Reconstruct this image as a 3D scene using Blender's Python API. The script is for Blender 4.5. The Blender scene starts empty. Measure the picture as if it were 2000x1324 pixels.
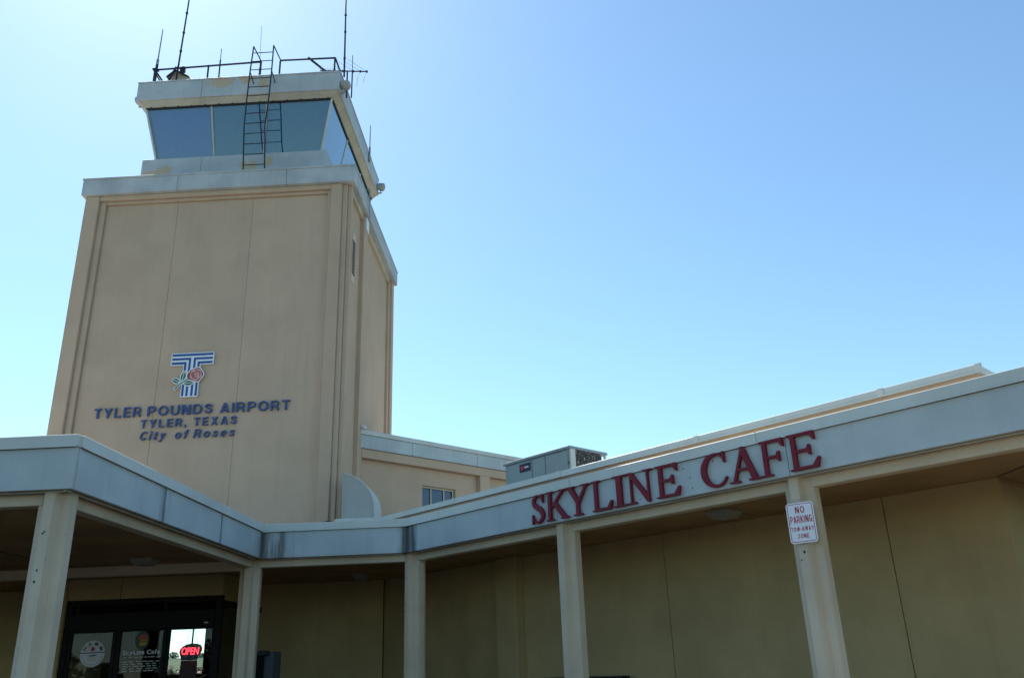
import bpy, bmesh, math, random
from mathutils import Vector, Matrix
random.seed(7)
SC = bpy.context.scene
COL = SC.collection
R = math.radians
S2 = math.sqrt(0.5)

# ------------------------------------------------------------------ camera
cam_d = bpy.data.cameras.new("camera")
cam = bpy.data.objects.new("camera", cam_d)
COL.objects.link(cam)
SC.camera = cam
cr, cu, cf = Vector((0.998423, 0.043725, -0.035395)), Vector((0.048780, -0.359590, 0.931835)), Vector((-0.028017, 0.932085, 0.361150))
cf.normalize(); cr = (cr - cf * cr.dot(cf)).normalized(); cu = cr.cross(cf) * 1.0
m = Matrix((cr, cu, -cf)).transposed().to_4x4()
m.translation = Vector((0, 0, 1.6))
cam.matrix_world = m
cam_d.sensor_width = 36.0
cam_d.lens = 36.0 * 1656.0 / 2000.0
cam_d.clip_start = 0.05
cam_d.clip_end = 3000.0

# ------------------------------------------------------------------ sky, sun, exposure
SUN_EL, SUN_AZ = 50.0, -32.0          # azimuth measured from +Y towards +X
world = bpy.data.worlds.new("World"); SC.world = world
world.use_nodes = True
wn = world.node_tree; wn.nodes.clear()
wo = wn.nodes.new("ShaderNodeOutputWorld"); wb = wn.nodes.new("ShaderNodeBackground")
sky = wn.nodes.new("ShaderNodeTexSky"); sky.sky_type = 'NISHITA'; sky.sun_disc = False
sky.sun_elevation = R(SUN_EL); sky.sun_rotation = R(SUN_AZ)
sky.altitude = 100; sky.air_density = 1.0; sky.dust_density = 0.3; sky.ozone_density = 4.0
wb.inputs[1].default_value = 0.13
tint = wn.nodes.new("ShaderNodeMix"); tint.data_type = 'RGBA'; tint.blend_type = 'MULTIPLY'
tint.inputs[0].default_value = 1.0; tint.inputs[7].default_value = (0.93, 1.04, 0.97, 1)   # one even cast for the whole sky
wn.links.new(sky.outputs[0], tint.inputs[6]); wn.links.new(tint.outputs[2], wb.inputs[0]); wn.links.new(wb.outputs[0], wo.inputs[0])
sd = Vector((math.sin(R(SUN_AZ)) * math.cos(R(SUN_EL)), math.cos(R(SUN_AZ)) * math.cos(R(SUN_EL)), math.sin(R(SUN_EL))))
sl = bpy.data.lights.new("sun", 'SUN'); sl.energy = 4.8; sl.angle = R(0.53); sl.color = (1.0, 0.93, 0.82)
so = bpy.data.objects.new("sun", sl); COL.objects.link(so)
so.rotation_euler = sd.to_track_quat('Z', 'Y').to_euler(); so.location = (0, 0, 40)
SC.view_settings.view_transform = 'Standard'
SC.view_settings.look = 'None'
SC.view_settings.gamma = 1.0
SC.view_settings.exposure = 0.72
SC.view_settings.use_curve_mapping = False
SC.cycles.max_bounces = 8
SC.cycles.transparent_max_bounces = 16

# ------------------------------------------------------------------ materials
MAT = {}
def nd(nt, t, **kw):
    n = nt.nodes.new(t)
    for k, v in kw.items(): setattr(n, k, v)
    return n
def math_n(nt, op, a, b=None, c=None, clamp=False):
    n = nd(nt, "ShaderNodeMath", operation=op); n.use_clamp = clamp
    for i, v in enumerate((a, b, c)):
        if v is None: continue
        if isinstance(v, (int, float)): n.inputs[i].default_value = v
        else: nt.links.new(v, n.inputs[i])
    return n.outputs[0]
def mixc(nt, f, a, b, mode='MIX'):
    n = nd(nt, "ShaderNodeMix", data_type='RGBA', blend_type=mode)
    for i, v in ((0, f), (6, a), (7, b)):
        if isinstance(v, (int, float)): n.inputs[i].default_value = v
        elif isinstance(v, tuple): n.inputs[i].default_value = (*v, 1) if len(v) == 3 else v
        else: nt.links.new(v, n.inputs[i])
    return n.outputs[2]
def noise(nt, pos, scale, detail=4, rough=0.55, stretch=None):
    if stretch:
        mp = nd(nt, "ShaderNodeMapping"); mp.inputs[3].default_value = stretch
        nt.links.new(pos, mp.inputs[0]); pos = mp.outputs[0]
    n = nd(nt, "ShaderNodeTexNoise"); n.inputs['Scale'].default_value = scale
    n.inputs['Detail'].default_value = detail; n.inputs['Roughness'].default_value = rough
    nt.links.new(pos, n.inputs['Vector'])
    return n.outputs['Fac']
def ramp(nt, v, lo, hi):
    n = nd(nt, "ShaderNodeMapRange"); n.interpolation_type = 'SMOOTHSTEP'
    nt.links.new(v, n.inputs[0]); n.inputs[1].default_value = lo; n.inputs[2].default_value = hi
    return n.outputs[0]
def paint(name, col, var=0.12, streak=0.12, streak_col=None, rough=0.75, bump=0.15, bscale=60, grime=(), patches=(), patch_col=(0.5, 0.36, 0.2), blotch=0.0, blotch_col=(0.3, 0.36, 0.4), spec=0.3, rust=0.0):
    """painted / plastered surface: mottled, with rain streaks, dirt spots and peeled patches in world space"""
    M = bpy.data.materials.new(name); M.use_nodes = True; nt = M.node_tree
    b = nt.nodes["Principled BSDF"]; b.inputs['Roughness'].default_value = rough
    b.inputs['Specular IOR Level'].default_value = spec
    pos = nd(nt, "ShaderNodeNewGeometry").outputs['Position']
    n1 = noise(nt, pos, 1.3, 5)
    n2 = noise(nt, pos, 1.0, 4, 0.6, (9, 9, 0.35))
    dark = tuple(c * (1 - 2.2 * var) for c in col); lite = tuple(min(1, c * (1 + 1.2 * var)) for c in col)
    c = mixc(nt, ramp(nt, n1, 0.3, 0.7), dark, lite)
    oi = nd(nt, 'ShaderNodeObjectInfo').outputs['Random']
    c = mixc(nt, math_n(nt, 'MULTIPLY', oi, 0.07), c, tuple(x * 0.45 for x in col))
    sc = streak_col or tuple(x * 0.45 for x in col)
    c = mixc(nt, math_n(nt, 'MULTIPLY', ramp(nt, n2, 0.5, 0.78), streak * 2.0), c, sc)
    if blotch:
        n3 = noise(nt, pos, 3.2, 6, 0.7)
        c = mixc(nt, math_n(nt, 'MULTIPLY', ramp(nt, n3, 0.48, 0.68), blotch), c, blotch_col)
    if patches:
        sx = nd(nt, "ShaderNodeSeparateXYZ"); nt.links.new(pos, sx.inputs[0])
        np_ = noise(nt, pos, 6.5, 6, 0.65)
        tot = None
        for (px, pz, rx, rz) in patches:
            dx = math_n(nt, 'DIVIDE', math_n(nt, 'SUBTRACT', sx.outputs[0], px), rx)
            dz = math_n(nt, 'DIVIDE', math_n(nt, 'SUBTRACT', sx.outputs[2], pz), rz)
            d = math_n(nt, 'ADD', math_n(nt, 'MULTIPLY', dx, dx), math_n(nt, 'MULTIPLY', dz, dz))
            v = math_n(nt, 'SUBTRACT', 1.0, d)
            tot = v if tot is None else math_n(nt, 'MAXIMUM', tot, v)
        tot = math_n(nt, 'ADD', tot, math_n(nt, 'MULTIPLY', math_n(nt, 'SUBTRACT', np_, 0.5), 3.4))
        c = mixc(nt, math_n(nt, 'MULTIPLY', ramp(nt, tot, 0.32, 0.40), 0.75), c, patch_col)
    if grime:
        sx = nd(nt, "ShaderNodeSeparateXYZ"); nt.links.new(pos, sx.inputs[0])
        ng = noise(nt, pos, 1.0, 5, 0.65, (22, 22, 1.6))
        tot = None
        for (gx, gy, r, k) in grime:
            dx = math_n(nt, 'SUBTRACT', sx.outputs[0], gx); dy = math_n(nt, 'SUBTRACT', sx.outputs[1], gy)
            d = math_n(nt, 'SQRT', math_n(nt, 'ADD', math_n(nt, 'MULTIPLY', dx, dx), math_n(nt, 'MULTIPLY', dy, dy)))
            v = math_n(nt, 'MULTIPLY', math_n(nt, 'SUBTRACT', 1.0, math_n(nt, 'DIVIDE', d, r), clamp=True), k)
            tot = v if tot is None else math_n(nt, 'MAXIMUM', tot, v)
        g = ramp(nt, math_n(nt, 'ADD', tot, math_n(nt, 'MULTIPLY', math_n(nt, 'SUBTRACT', ng, 0.5), 1.3)), 0.3, 0.95)
        g = math_n(nt, 'MULTIPLY', g, ramp(nt, tot, 0.0, 0.2))
        c = mixc(nt, math_n(nt, 'MULTIPLY', g, 0.85), c, (0.035, 0.04, 0.04))
    if rust:
        nr = noise(nt, pos, 1.0, 5, 0.7, (30, 30, 1.4))
        c = mixc(nt, math_n(nt, 'MULTIPLY', ramp(nt, nr, 0.66, 0.78), rust), c, (0.23, 0.11, 0.05))
    nt.links.new(c, b.inputs['Base Color'])
    if bump:
        bn = nd(nt, "ShaderNodeBump"); bn.inputs['Strength'].default_value = bump; bn.inputs['Distance'].default_value = 0.02
        nt.links.new(noise(nt, pos, bscale, 3), bn.inputs['Height']); nt.links.new(bn.outputs[0], b.inputs['Normal'])
    MAT[name] = M
    return M
def plain(name, col, rough=0.5, metal=0.0, spec=0.5, emit=None, estr=0.0, var=0.1):
    M = bpy.data.materials.new(name); M.use_nodes = True; nt = M.node_tree
    b = nt.nodes["Principled BSDF"]
    pos = nd(nt, "ShaderNodeNewGeometry").outputs['Position']
    n = noise(nt, pos, 7.0, 4)
    c = mixc(nt, n, tuple(x * (1 - var) for x in col), tuple(min(1, x * (1 + var)) for x in col))
    nt.links.new(c, b.inputs['Base Color'])
    b.inputs['Roughness'].default_value = rough; b.inputs['Metallic'].default_value = metal
    b.inputs['Specular IOR Level'].default_value = spec
    if emit:
        b.inputs['Emission Color'].default_value = (*emit, 1); b.inputs['Emission Strength'].default_value = estr
    MAT[name] = M
    return M
def glass(name, tint, film=None, film_fac=0.0, ior=1.5, rough=0.01, boost=1.0):
    """window pane: clear tint plus mirror reflection, optionally backed by a tinted film"""
    M = bpy.data.materials.new(name); M.use_nodes = True; nt = M.node_tree
    nt.nodes.remove(nt.nodes["Principled BSDF"]); out = nt.nodes["Material Output"]
    tr = nd(nt, "ShaderNodeBsdfTransparent"); tr.inputs[0].default_value = (*tint, 1)
    gl = nd(nt, "ShaderNodeBsdfGlossy"); gl.inputs['Roughness'].default_value = rough
    gl.inputs['Color'].default_value = (0.95, 0.97, 1, 1)
    base = tr.outputs[0]
    if film:
        df = nd(nt, "ShaderNodeBsdfDiffuse")
        pos = nd(nt, "ShaderNodeNewGeometry").outputs['Position']
        c = mixc(nt, noise(nt, pos, 0.8, 3), tuple(x * 0.8 for x in film), tuple(x * 1.2 for x in film))
        nt.links.new(c, df.inputs[0])
        mx = nd(nt, "ShaderNodeMixShader"); mx.inputs[0].default_value = film_fac
        nt.links.new(base, mx.inputs[1]); nt.links.new(df.outputs[0], mx.inputs[2]); base = mx.outputs[0]
    fr = nd(nt, "ShaderNodeFresnel"); fr.inputs[0].default_value = ior
    mx = nd(nt, "ShaderNodeMixShader")
    nt.links.new(math_n(nt, 'MULTIPLY', fr.outputs[0], boost, clamp=True), mx.inputs[0])
    nt.links.new(base, mx.inputs[1]); nt.links.new(gl.outputs[0], mx.inputs[2])
    nt.links.new(mx.outputs[0], out.inputs[0])
    MAT[name] = M
    return M

STUCCO = (0.56, 0.41, 0.285)
paint('tower_stucco', STUCCO, 0.03, 0.085, rough=0.9, spec=0.15, bump=0.25, bscale=90, streak_col=(0.34, 0.28, 0.22))
paint('cafe_stucco', (0.47, 0.355, 0.175), 0.05, 0.06, rough=0.9, spec=0.12, bump=0.25, bscale=80)
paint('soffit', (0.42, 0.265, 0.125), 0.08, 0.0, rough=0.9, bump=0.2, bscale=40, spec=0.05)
paint('cream', (0.60, 0.50, 0.36), 0.05, 0.08, rough=0.6, bump=0.06, bscale=30, spec=0.4, rust=0.25)
GR = [(-4.11, 12.38, 0.40, 0.85), (-3.85, 12.38, 0.34, 0.7), (-2.0, 12.38, 0.20, 1.1), (-1.9, 12.28, 0.16, 1.0), (-4.11, 9.05, 0.24, 0.75), (-4.11, 10.75, 0.12, 0.8), (-4.11, 8.9, 0.5, 0.35)]
paint('fascia', (0.485, 0.54, 0.53), 0.05, 0.16, streak_col=(0.30, 0.36, 0.42), rough=0.6, bump=0.35, bscale=2.5, grime=GR, blotch=0.18, blotch_col=(0.38, 0.44, 0.47), spec=0.35)
paint('cap_metal', (0.60, 0.62, 0.56), 0.04, 0.04, rough=0.5, bump=0.03, bscale=12, spec=0.4)
paint('parapet_panel', (0.48, 0.505, 0.49), 0.08, 0.10, rough=0.65, bump=0.05, bscale=18, blotch=0.4, blotch_col=(0.33, 0.38, 0.42))
paint('cab_fascia', (0.52, 0.545, 0.54), 0.06, 0.10, rough=0.6, bump=0.05, bscale=18, blotch=0.2,
      patches=[(-7.62, 15.62, 0.42, 0.22), (-6.95, 15.66, 0.22, 0.16), (-6.55, 15.5, 0.16, 0.26), (-9.3, 13.2, 0.3, 0.16), (-8.95, 13.3, 0.25, 0.15), (-6.85, 13.3, 0.28, 0.2), (-6.35, 13.4, 0.15, 0.2)], patch_col=(0.56, 0.40, 0.22))
paint('cab_soffit', (0.55, 0.47, 0.35), 0.07, 0.05, rough=0.8, bump=0.05, blotch=0.3, blotch_col=(0.33, 0.25, 0.15))
paint('grey_metal', (0.26, 0.32, 0.32), 0.05, 0.06, rough=0.45, bump=0.02, spec=0.5)
paint('hood_metal', (0.40, 0.40, 0.36), 0.05, 0.1, rough=0.55, bump=0.02)
paint('roof_membrane', (0.45, 0.44, 0.42), 0.1, 0.0, rough=0.9, bump=0.3, bscale=30)
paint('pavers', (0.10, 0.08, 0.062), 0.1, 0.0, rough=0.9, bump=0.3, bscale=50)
paint('bounce_concrete', (0.46, 0.40, 0.31), 0.1, 0.0, rough=0.9, bump=0.3, bscale=50)
paint('asphalt', (0.06, 0.058, 0.055), 0.12, 0.0, rough=0.9, bump=0.6, bscale=120)
paint('grass', (0.10, 0.13, 0.05), 0.25, 0.0, rough=1.0, bump=0.5, bscale=8)
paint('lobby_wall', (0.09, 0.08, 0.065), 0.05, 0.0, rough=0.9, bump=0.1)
plain('steel_dark', (0.03, 0.036, 0.042), 0.6, 0.0, 0.3)
plain('steel_black', (0.02, 0.018, 0.02), 0.6)
plain('galv', (0.34, 0.36, 0.37), 0.45, 0.6)
plain('bronze', (0.008, 0.008, 0.009), 0.5, spec=0.15)
plain('cabinet_grey', (0.09, 0.10, 0.105), 0.6, spec=0.2)
plain('dark_red', (0.07, 0.005, 0.007), 0.5)
plain('mullion', (0.55, 0.55, 0.52), 0.45)
plain('maroon', (0.19, 0.014, 0.026), 0.5, spec=0.2, var=0.2)
plain('letter_blue', (0.055, 0.10, 0.23), 0.6, spec=0.2, var=0.3)
plain('logo_blue', (0.02, 0.08, 0.26), 0.45)
plain('white_paint', (0.75, 0.76, 0.76), 0.45)
plain('sign_white', (0.74, 0.76, 0.78), 0.35)
plain('sign_red', (0.42, 0.02, 0.04), 0.4)
plain('rose_red', (0.36, 0.05, 0.05), 0.5)
plain('rose_pink', (0.66, 0.42, 0.36), 0.5)
plain('leaf_green', (0.01, 0.12, 0.045), 0.5)
plain('black', (0.008, 0.008, 0.009), 0.6)
plain('rubber', (0.02, 0.02, 0.022), 0.8)
plain('neon_red', (0.5, 0.01, 0.02), 0.4, emit=(1.0, 0.03, 0.05), estr=3.0)
plain('neon_panel', (0.012, 0.02, 0.04), 0.35)
plain('decal_green', (0.02, 0.07, 0.03), 0.5)
plain('decal_yellow', (0.5, 0.3, 0.03), 0.5)
plain('decal_orange', (0.45, 0.12, 0.02), 0.5)
plain('decal_navy', (0.01, 0.015, 0.05), 0.5)
plain('decal_white', (0.62, 0.62, 0.64), 0.5)
plain('lens', (0.27, 0.27, 0.23), 0.35)
plain('fixture', (0.30, 0.26, 0.19), 0.5)
plain('blind', (0.13, 0.17, 0.23), 0.6)
plain('bark', (0.09, 0.065, 0.045), 0.9)
plain('tree_leaf', (0.045, 0.075, 0.03), 0.8, var=0.3)
plain('bush_leaf', (0.05, 0.09, 0.03), 0.7, var=0.3)
plain('rose_bloom', (0.60, 0.42, 0.40), 0.7, var=0.2)
glass('glass_door', (0.90, 0.94, 0.95), boost=0.3)
glass('glass_side', (0.25, 0.3, 0.3))
glass('cab_glass', (0.74, 0.86, 0.92), boost=1.5)
plain('shade_teal', (0.08, 0.26, 0.36), 0.9, spec=0.1, var=0.12)
plain('shade_blue', (0.16, 0.25, 0.60), 0.9, spec=0.1, var=0.08)
glass('cab_glass_side', (0.2, 0.42, 0.5), film=(0.07, 0.19, 0.26), film_fac=1.0, boost=2.2)
glass('window_glass', (0.55, 0.65, 0.75), film=(0.06, 0.09, 0.14), film_fac=0.5, boost=1.5)
def coil_mat():
    M = bpy.data.materials.new('coil'); M.use_nodes = True; nt = M.node_tree; b = nt.nodes["Principled BSDF"]
    pos = nd(nt, "ShaderNodeNewGeometry").outputs['Position']
    v = nd(nt, "ShaderNodeTexVoronoi"); v.inputs['Scale'].default_value = 22; nt.links.new(pos, v.inputs['Vector'])
    c = mixc(nt, ramp(nt, noise(nt, pos, 24, 3, 0.7), 0.52, 0.66), (0.03, 0.03, 0.028), (0.33, 0.30, 0.25))
    nt.links.new(c, b.inputs['Base Color']); b.inputs['Roughness'].default_value = 0.8
    MAT['coil'] = M
coil_mat()

# ------------------------------------------------------------------ builders
def thing(name, label, cat, loc=(0, 0, 0), group=None):
    o = bpy.data.objects.new(name, None); o.empty_display_size = 0.2
    COL.objects.link(o); o.location = loc
    o['label'] = label; o['category'] = cat
    if group: o['group'] = group
    return o
def tag(o, label, cat, group=None):
    o['label'] = label; o['category'] = cat
    if group: o['group'] = group
    return o
WLOC = {}
def wloc(p):
    v = Vector((0, 0, 0))
    while p is not None:
        v += p.location; p = p.parent
    return v
def link(name, me, mat, parent=None):
    o = bpy.data.objects.new(name, me); COL.objects.link(o)
    if mat: me.materials.append(MAT[mat])
    if parent is not None:
        o.parent = parent; me.transform(Matrix.Translation(-wloc(parent)))
    return o
def from_bm(name, bm, mat, parent=None, smooth=False):
    bmesh.ops.recalc_face_normals(bm, faces=bm.faces[:])
    me = bpy.data.meshes.new(name); bm.to_mesh(me); bm.free()
    if smooth:
        for p in me.polygons: p.use_smooth = True
    return link(name, me, mat, parent)
class Fr:
    """a wall frame: a runs along the wall, b runs into the building, z up"""
    def __init__(s, o, a):
        s.o = Vector((o[0], o[1], 0)); s.a = Vector((a[0], a[1], 0)); s.b = Vector((-a[1], a[0], 0))
    def p(s, a, b, z): return s.o + s.a * a + s.b * b + Vector((0, 0, z))
W = Fr((0, 0), (1, 0))
CAFE = Fr((-2.0, 12.38), (S2, -S2))
def bm_box(bm, fr, a0, a1, b0, b1, z0, z1, bev=0.0):
    vs = [bm.verts.new(fr.p(a, b, z)) for z in (z0, z1) for a, b in ((a0, b0), (a1, b0), (a1, b1), (a0, b1))]
    fs = [bm.faces.new([vs[i] for i in f]) for f in ((3, 2, 1, 0), (4, 5, 6, 7), (0, 1, 5, 4), (1, 2, 6, 5), (2, 3, 7, 6), (3, 0, 4, 7))]
    if bev:
        es = list({e for f in fs for e in f.edges})
        bmesh.ops.bevel(bm, geom=es, offset=bev, segments=1, affect='EDGES', profile=0.5)
def box(name, fr, a0, a1, b0, b1, z0, z1, mat, parent=None, bev=0.006):
    bm = bmesh.new(); bm_box(bm, fr, a0, a1, b0, b1, z0, z1, bev)
    return from_bm(name, bm, mat, parent)
def bm_tube(bm, pts, r, n=8, r2=None):
    pts = [Vector(p) for p in pts]; rings = []
    for i, p in enumerate(pts):
        d = (pts[min(i + 1, len(pts) - 1)] - pts[max(i - 1, 0)]).normalized()
        x = d.cross(Vector((0, 0, 1)) if abs(d.z) < 0.95 else Vector((1, 0, 0))).normalized(); y = d.cross(x)
        rr = r if r2 is None else r + (r2 - r) * i / (len(pts) - 1)
        rings.append([bm.verts.new(p + (x * math.cos(2 * math.pi * k / n) + y * math.sin(2 * math.pi * k / n)) * rr) for k in range(n)])
    for a, b in zip(rings, rings[1:]):
        for k in range(n): bm.faces.new((a[k], a[(k + 1) % n], b[(k + 1) % n], b[k]))
    bm.faces.new(rings[0][::-1]); bm.faces.new(rings[-1])
def tube(name, pts, r, mat, parent=None, n=8, r2=None):
    bm = bmesh.new(); bm_tube(bm, pts, r, n, r2)
    return from_bm(name, bm, mat, parent, smooth=n > 6)
def bm_prism(bm, fr, poly, b0, b1):
    """flat outline (a, z) standing in the wall plane, from depth b0 (front) to b1"""
    lo = [bm.verts.new(fr.p(a, b0, z)) for a, z in poly]; hi = [bm.verts.new(fr.p(a, b1, z)) for a, z in poly]
    bm.faces.new(lo); bm.faces.new(hi[::-1]); n = len(poly)
    for i in range(n): bm.faces.new((lo[i], hi[i], hi[(i + 1) % n], lo[(i + 1) % n]))
def prism(name, fr, polys, b0, b1, mat, parent=None):
    bm = bmesh.new()
    for i, p in enumerate(polys): bm_prism(bm, fr, p, b0 - 0.0006 * i, b1)
    return from_bm(name, bm, mat, parent)
def slab(name, poly, z0, z1, mat, parent=None):
    bm = bmesh.new()
    lo = [bm.verts.new((x, y, z0)) for x, y in poly]; hi = [bm.verts.new((x, y, z1)) for x, y in poly]
    bm.faces.new(lo[::-1]); bm.faces.new(hi); n = len(poly)
    for i in range(n): bm.faces.new((lo[i], lo[(i + 1) % n], hi[(i + 1) % n], hi[i]))
    return from_bm(name, bm, mat, parent)
def structure(o):
    o['kind'] = 'structure'; return o
def ellipse(ca, cz, ra, rz, n=28, t0=0, t1=2 * math.pi):
    return [(ca + ra * math.cos(t0 + (t1 - t0) * i / n), cz + rz * math.sin(t0 + (t1 - t0) * i / n)) for i in range(n)]
def ribbon(pts, ws):
    L, Rr = [], []
    for i, (x, y) in enumerate(pts):
        x0, y0 = pts[max(0, i - 1)]; x1, y1 = pts[min(len(pts) - 1, i + 1)]
        d = math.hypot(x1 - x0, y1 - y0) or 1; nx, ny = -(y1 - y0) / d, (x1 - x0) / d
        w = (ws[i] if isinstance(ws, (list, tuple)) else ws) / 2
        L.append((x + nx * w, y + ny * w)); Rr.append((x - nx * w, y - ny * w))
    return L + Rr[::-1]
def bez(pts, n=8):
    """Catmull-Rom through the points"""
    out = []
    P = [pts[0]] + list(pts) + [pts[-1]]
    for i in range(1, len(P) - 2):
        for k in range(n):
            t = k / n
            out.append(tuple(0.5 * (2 * P[i][j] + (P[i + 1][j] - P[i - 1][j]) * t + (2 * P[i - 1][j] - 5 * P[i][j] + 4 * P[i + 1][j] - P[i + 2][j]) * t * t + (3 * P[i][j] - P[i - 1][j] - 3 * P[i + 1][j] + P[i + 2][j]) * t ** 3) for j in range(len(pts[0]))))
    out.append(tuple(pts[-1]))
    return out
GLY = {}
def glyph_mesh(ch, bold):
    k = (ch, bold)
    if k not in GLY:
        cu_ = bpy.data.curves.new("glyph", 'FONT'); cu_.body = ch; cu_.size = 1.0
        cu_.offset = bold; cu_.extrude = 0.5; cu_.resolution_u = 3
        ob = bpy.data.objects.new("glyph", cu_); COL.objects.link(ob)
        bpy.context.view_layer.update()
        me = bpy.data.meshes.new_from_object(ob.evaluated_get(bpy.context.evaluated_depsgraph_get()))
        bpy.data.objects.remove(ob); bpy.data.curves.remove(cu_)
        xs = [v.co.x for v in me.vertices]; GLY[k] = (me, min(xs), max(xs))
    return GLY[k]
def text_row(fr, s, a0, a1, z, h, b0, b1, mat, parent, bold=0.02, gap=0.18, space=0.5, shear=0.0, name='letter', join=False):
    """a row of raised letters from a0 to a1 with cap height h, each letter its own mesh (or one joined print)"""
    CAP = 0.69
    widths = [space if c == ' ' else glyph_mesh(c, bold)[2] - glyph_mesh(c, bold)[1] for c in s]
    total = sum(widths) + gap * (len(s) - 1)
    sx = (a1 - a0) / total; sz = h / CAP; x = 0.0; outs = []; big = bmesh.new() if join else None
    for c, w in zip(s, widths):
        if c != ' ':
            me, lo, hi = glyph_mesh(c, bold)
            tgt = big if join else bmesh.new()
            tmp = bmesh.new(); tmp.from_mesh(me)
            for v in tmp.verts:
                X, Y, Z = v.co
                v.co = fr.p(a0 + (x + X - lo) * sx + shear * Y * sz, b0 + (b1 - b0) * (0.5 - Z), z + Y * sz)
            if join:
                m2 = bpy.data.meshes.new("t"); tmp.to_mesh(m2); big.from_mesh(m2); tmp.free(); bpy.data.meshes.remove(m2)
            else:
                tgt.free(); outs.append(from_bm(name, tmp, mat, parent))
        x += w + gap
    if join: return from_bm(name, big, mat, parent)
    return outs

SANS = {}
def sans_def(ch):
    """bold grotesque letters: list of outlines in units of cap height"""
    T = 0.158; h = T / 2
    def q(*p): return [list(p)]
    def v(x, y0=0, y1=1, w=T): return q((x, y0), (x + w, y0), (x + w, y1), (x, y1))
    def hb(x0, x1, y, w=T * 0.88): return q((x0, y), (x1, y), (x1, y + w), (x0, y + w))
    def st(x0, y0, x1, y1, w=T):   # slanted stroke cut level at both ends
        k = w * math.hypot(x1 - x0, y1 - y0) / abs(y1 - y0) / 2
        return q((x0 - k, y0), (x0 + k, y0), (x1 + k, y1), (x1 - k, y1))
    def rib(pts, w=T): return [ribbon(bez(pts, 6), w)]
    def bowl(cx, cy, rx, ry, t0, t1, w=T): return [ribbon([(cx + rx * math.cos(R(t0 + (t1 - t0) * i / 16)), cy + ry * math.sin(R(t0 + (t1 - t0) * i / 16))) for i in range(17)], w)]
    if ch == 'I': return T, v(0)
    if ch == 'L': return .58, v(0) + hb(T * .9, .58, 0)
    if ch == 'T': return .64, v(.32 - h, 0, .9) + hb(0, .64, 1 - T * .88)
    if ch == 'E': return .62, v(0) + hb(T * .9, .62, 0) + hb(T * .9, .58, .43) + hb(T * .9, .61, 1 - T * .88)
    if ch == 'Y': return .74, v(.37 - h, 0, .45) + st(.37, .36, .11, 1) + st(.37, .36, .63, 1)
    if ch == 'X': return .74, st(.12, 0, .61, 1) + st(.62, 0, .13, 1)
    if ch == 'A': return .76, st(.10, 0, .37, 1) + st(.66, 0, .39, 1) + hb(.2, .56, .2, .15)
    if ch == 'N': return .70, v(0) + v(.70 - T) + q((.02, 1), (.24, 1), (.68, 0), (.46, 0))
    if ch == 'W': return 1.02, st(.27, 0, .10, 1, T * .9) + st(.28, 0, .50, 1, T * .9) + st(.74, 0, .52, 1, T * .9) + st(.75, 0, .92, 1, T * .9)
    if ch == 'Z': return .62, hb(.01, .61, 1 - T * .88) + hb(0, .62, 0) + st(.13, .1, .49, .9)
    if ch == 'K': return .74, v(0) + st(.16, .32, .58, 1, T * .95) + st(.62, 0, .30, .58, T)
    if ch == '-': return .30, hb(0, .30, .33, .15)
    if ch == ',': return .20, v(0, 0, .2) + q((.09, 0.01), (.19, 0.01), (.10, -.17), (.02, -.13))
    if ch == 'O': return .80, bowl(.40, .5, .40 - h, .5 - h * .9, -92, 92) + bowl(.40, .5, .40 - h, .5 - h * .9, 88, 272)
    if ch == 'D': return .72, v(0) + [ribbon([(T * .9, h * .9), (.34, h * .9)] + [(.34 + (.38 - h) * math.cos(R(t)), .5 + (.5 - h * .9) * math.sin(R(t))) for t in range(-80, 81, 10)] + [(.34, 1 - h * .9), (T * .9, 1 - h * .9)], T * .95)]
    if ch in 'PR':
        P = v(0) + [ribbon([(T * .9, .45), (.42, .45)] + [(.42 + (.24 - h) * math.cos(R(t)), .72 + .245 * math.sin(R(t)) * .88 - .03 + .02) for t in range(-70, 71, 14)] + [(.42, 1 - h * .88), (T * .9, 1 - h * .88)], T * .85)]
        if ch == 'R': P += [ribbon(bez([(.36, .42), (.50, .36), (.56, .2), (.60, 0.0)], 5), T * .95)]; return .70, P
        return .66, P
    if ch == 'U': return .70, [ribbon([(h, 1), (h, .33)] + [(.35 - (.35 - h) * math.cos(R(t)), .33 - (.33 - h * .9) * math.sin(R(t))) for t in range(15, 166, 15)] + [(.70 - h, .33), (.70 - h, 1)], T)]
    if ch == 'S': return .66, rib([(.56, .70), (.52, .84), (.34, .91), (.16, .86), (.11, .74), (.18, .61), (.36, .52), (.53, .42), (.56, .27), (.47, .13), (.31, .09), (.14, .15), (.09, .31)], T * .92)
    if ch == 'C': return .74, bowl(.40, .5, .40 - h, .5 - h * .9, 38, 322)
    if ch == 'G': return .78, bowl(.40, .5, .40 - h, .5 - h * .9, 38, 330) + v(.62, 0, .5, T * .8) + hb(.42, .76, .38, .15)
    if ch == 'i': return T, v(0, 0, .72) + v(0, .84, 1)
    if ch == 't': return .38, v(.10, .08, .92) + hb(0, .36, .58, .14) + q((.12, .0), (.36, 0), (.36, .14), (.12, .14))
    if ch == 'f': return .36, v(.10, 0, .85) + hb(0, .34, .58, .14) + q((.10, .85), (.18, 1), (.36, 1), (.36, .85))
    if ch == 'o': return .60, bowl(.30, .365, .30 - h * .92, .365 - h * .85, -92, 92, T * .92) + bowl(.30, .365, .30 - h * .92, .365 - h * .85, 88, 272, T * .92)
    if ch == 'y': return .58, st(.30, .05, .10, .72, T * .92) + st(.18, -.26, .48, .72, T * .92) + hb(.0, .2, -.27, .14)
    if ch == 'e': return .58, bowl(.29, .365, .29 - h * .88, .365 - h * .85, 0, 315, T * .88) + hb(.1, .575, .31, .12)
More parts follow.
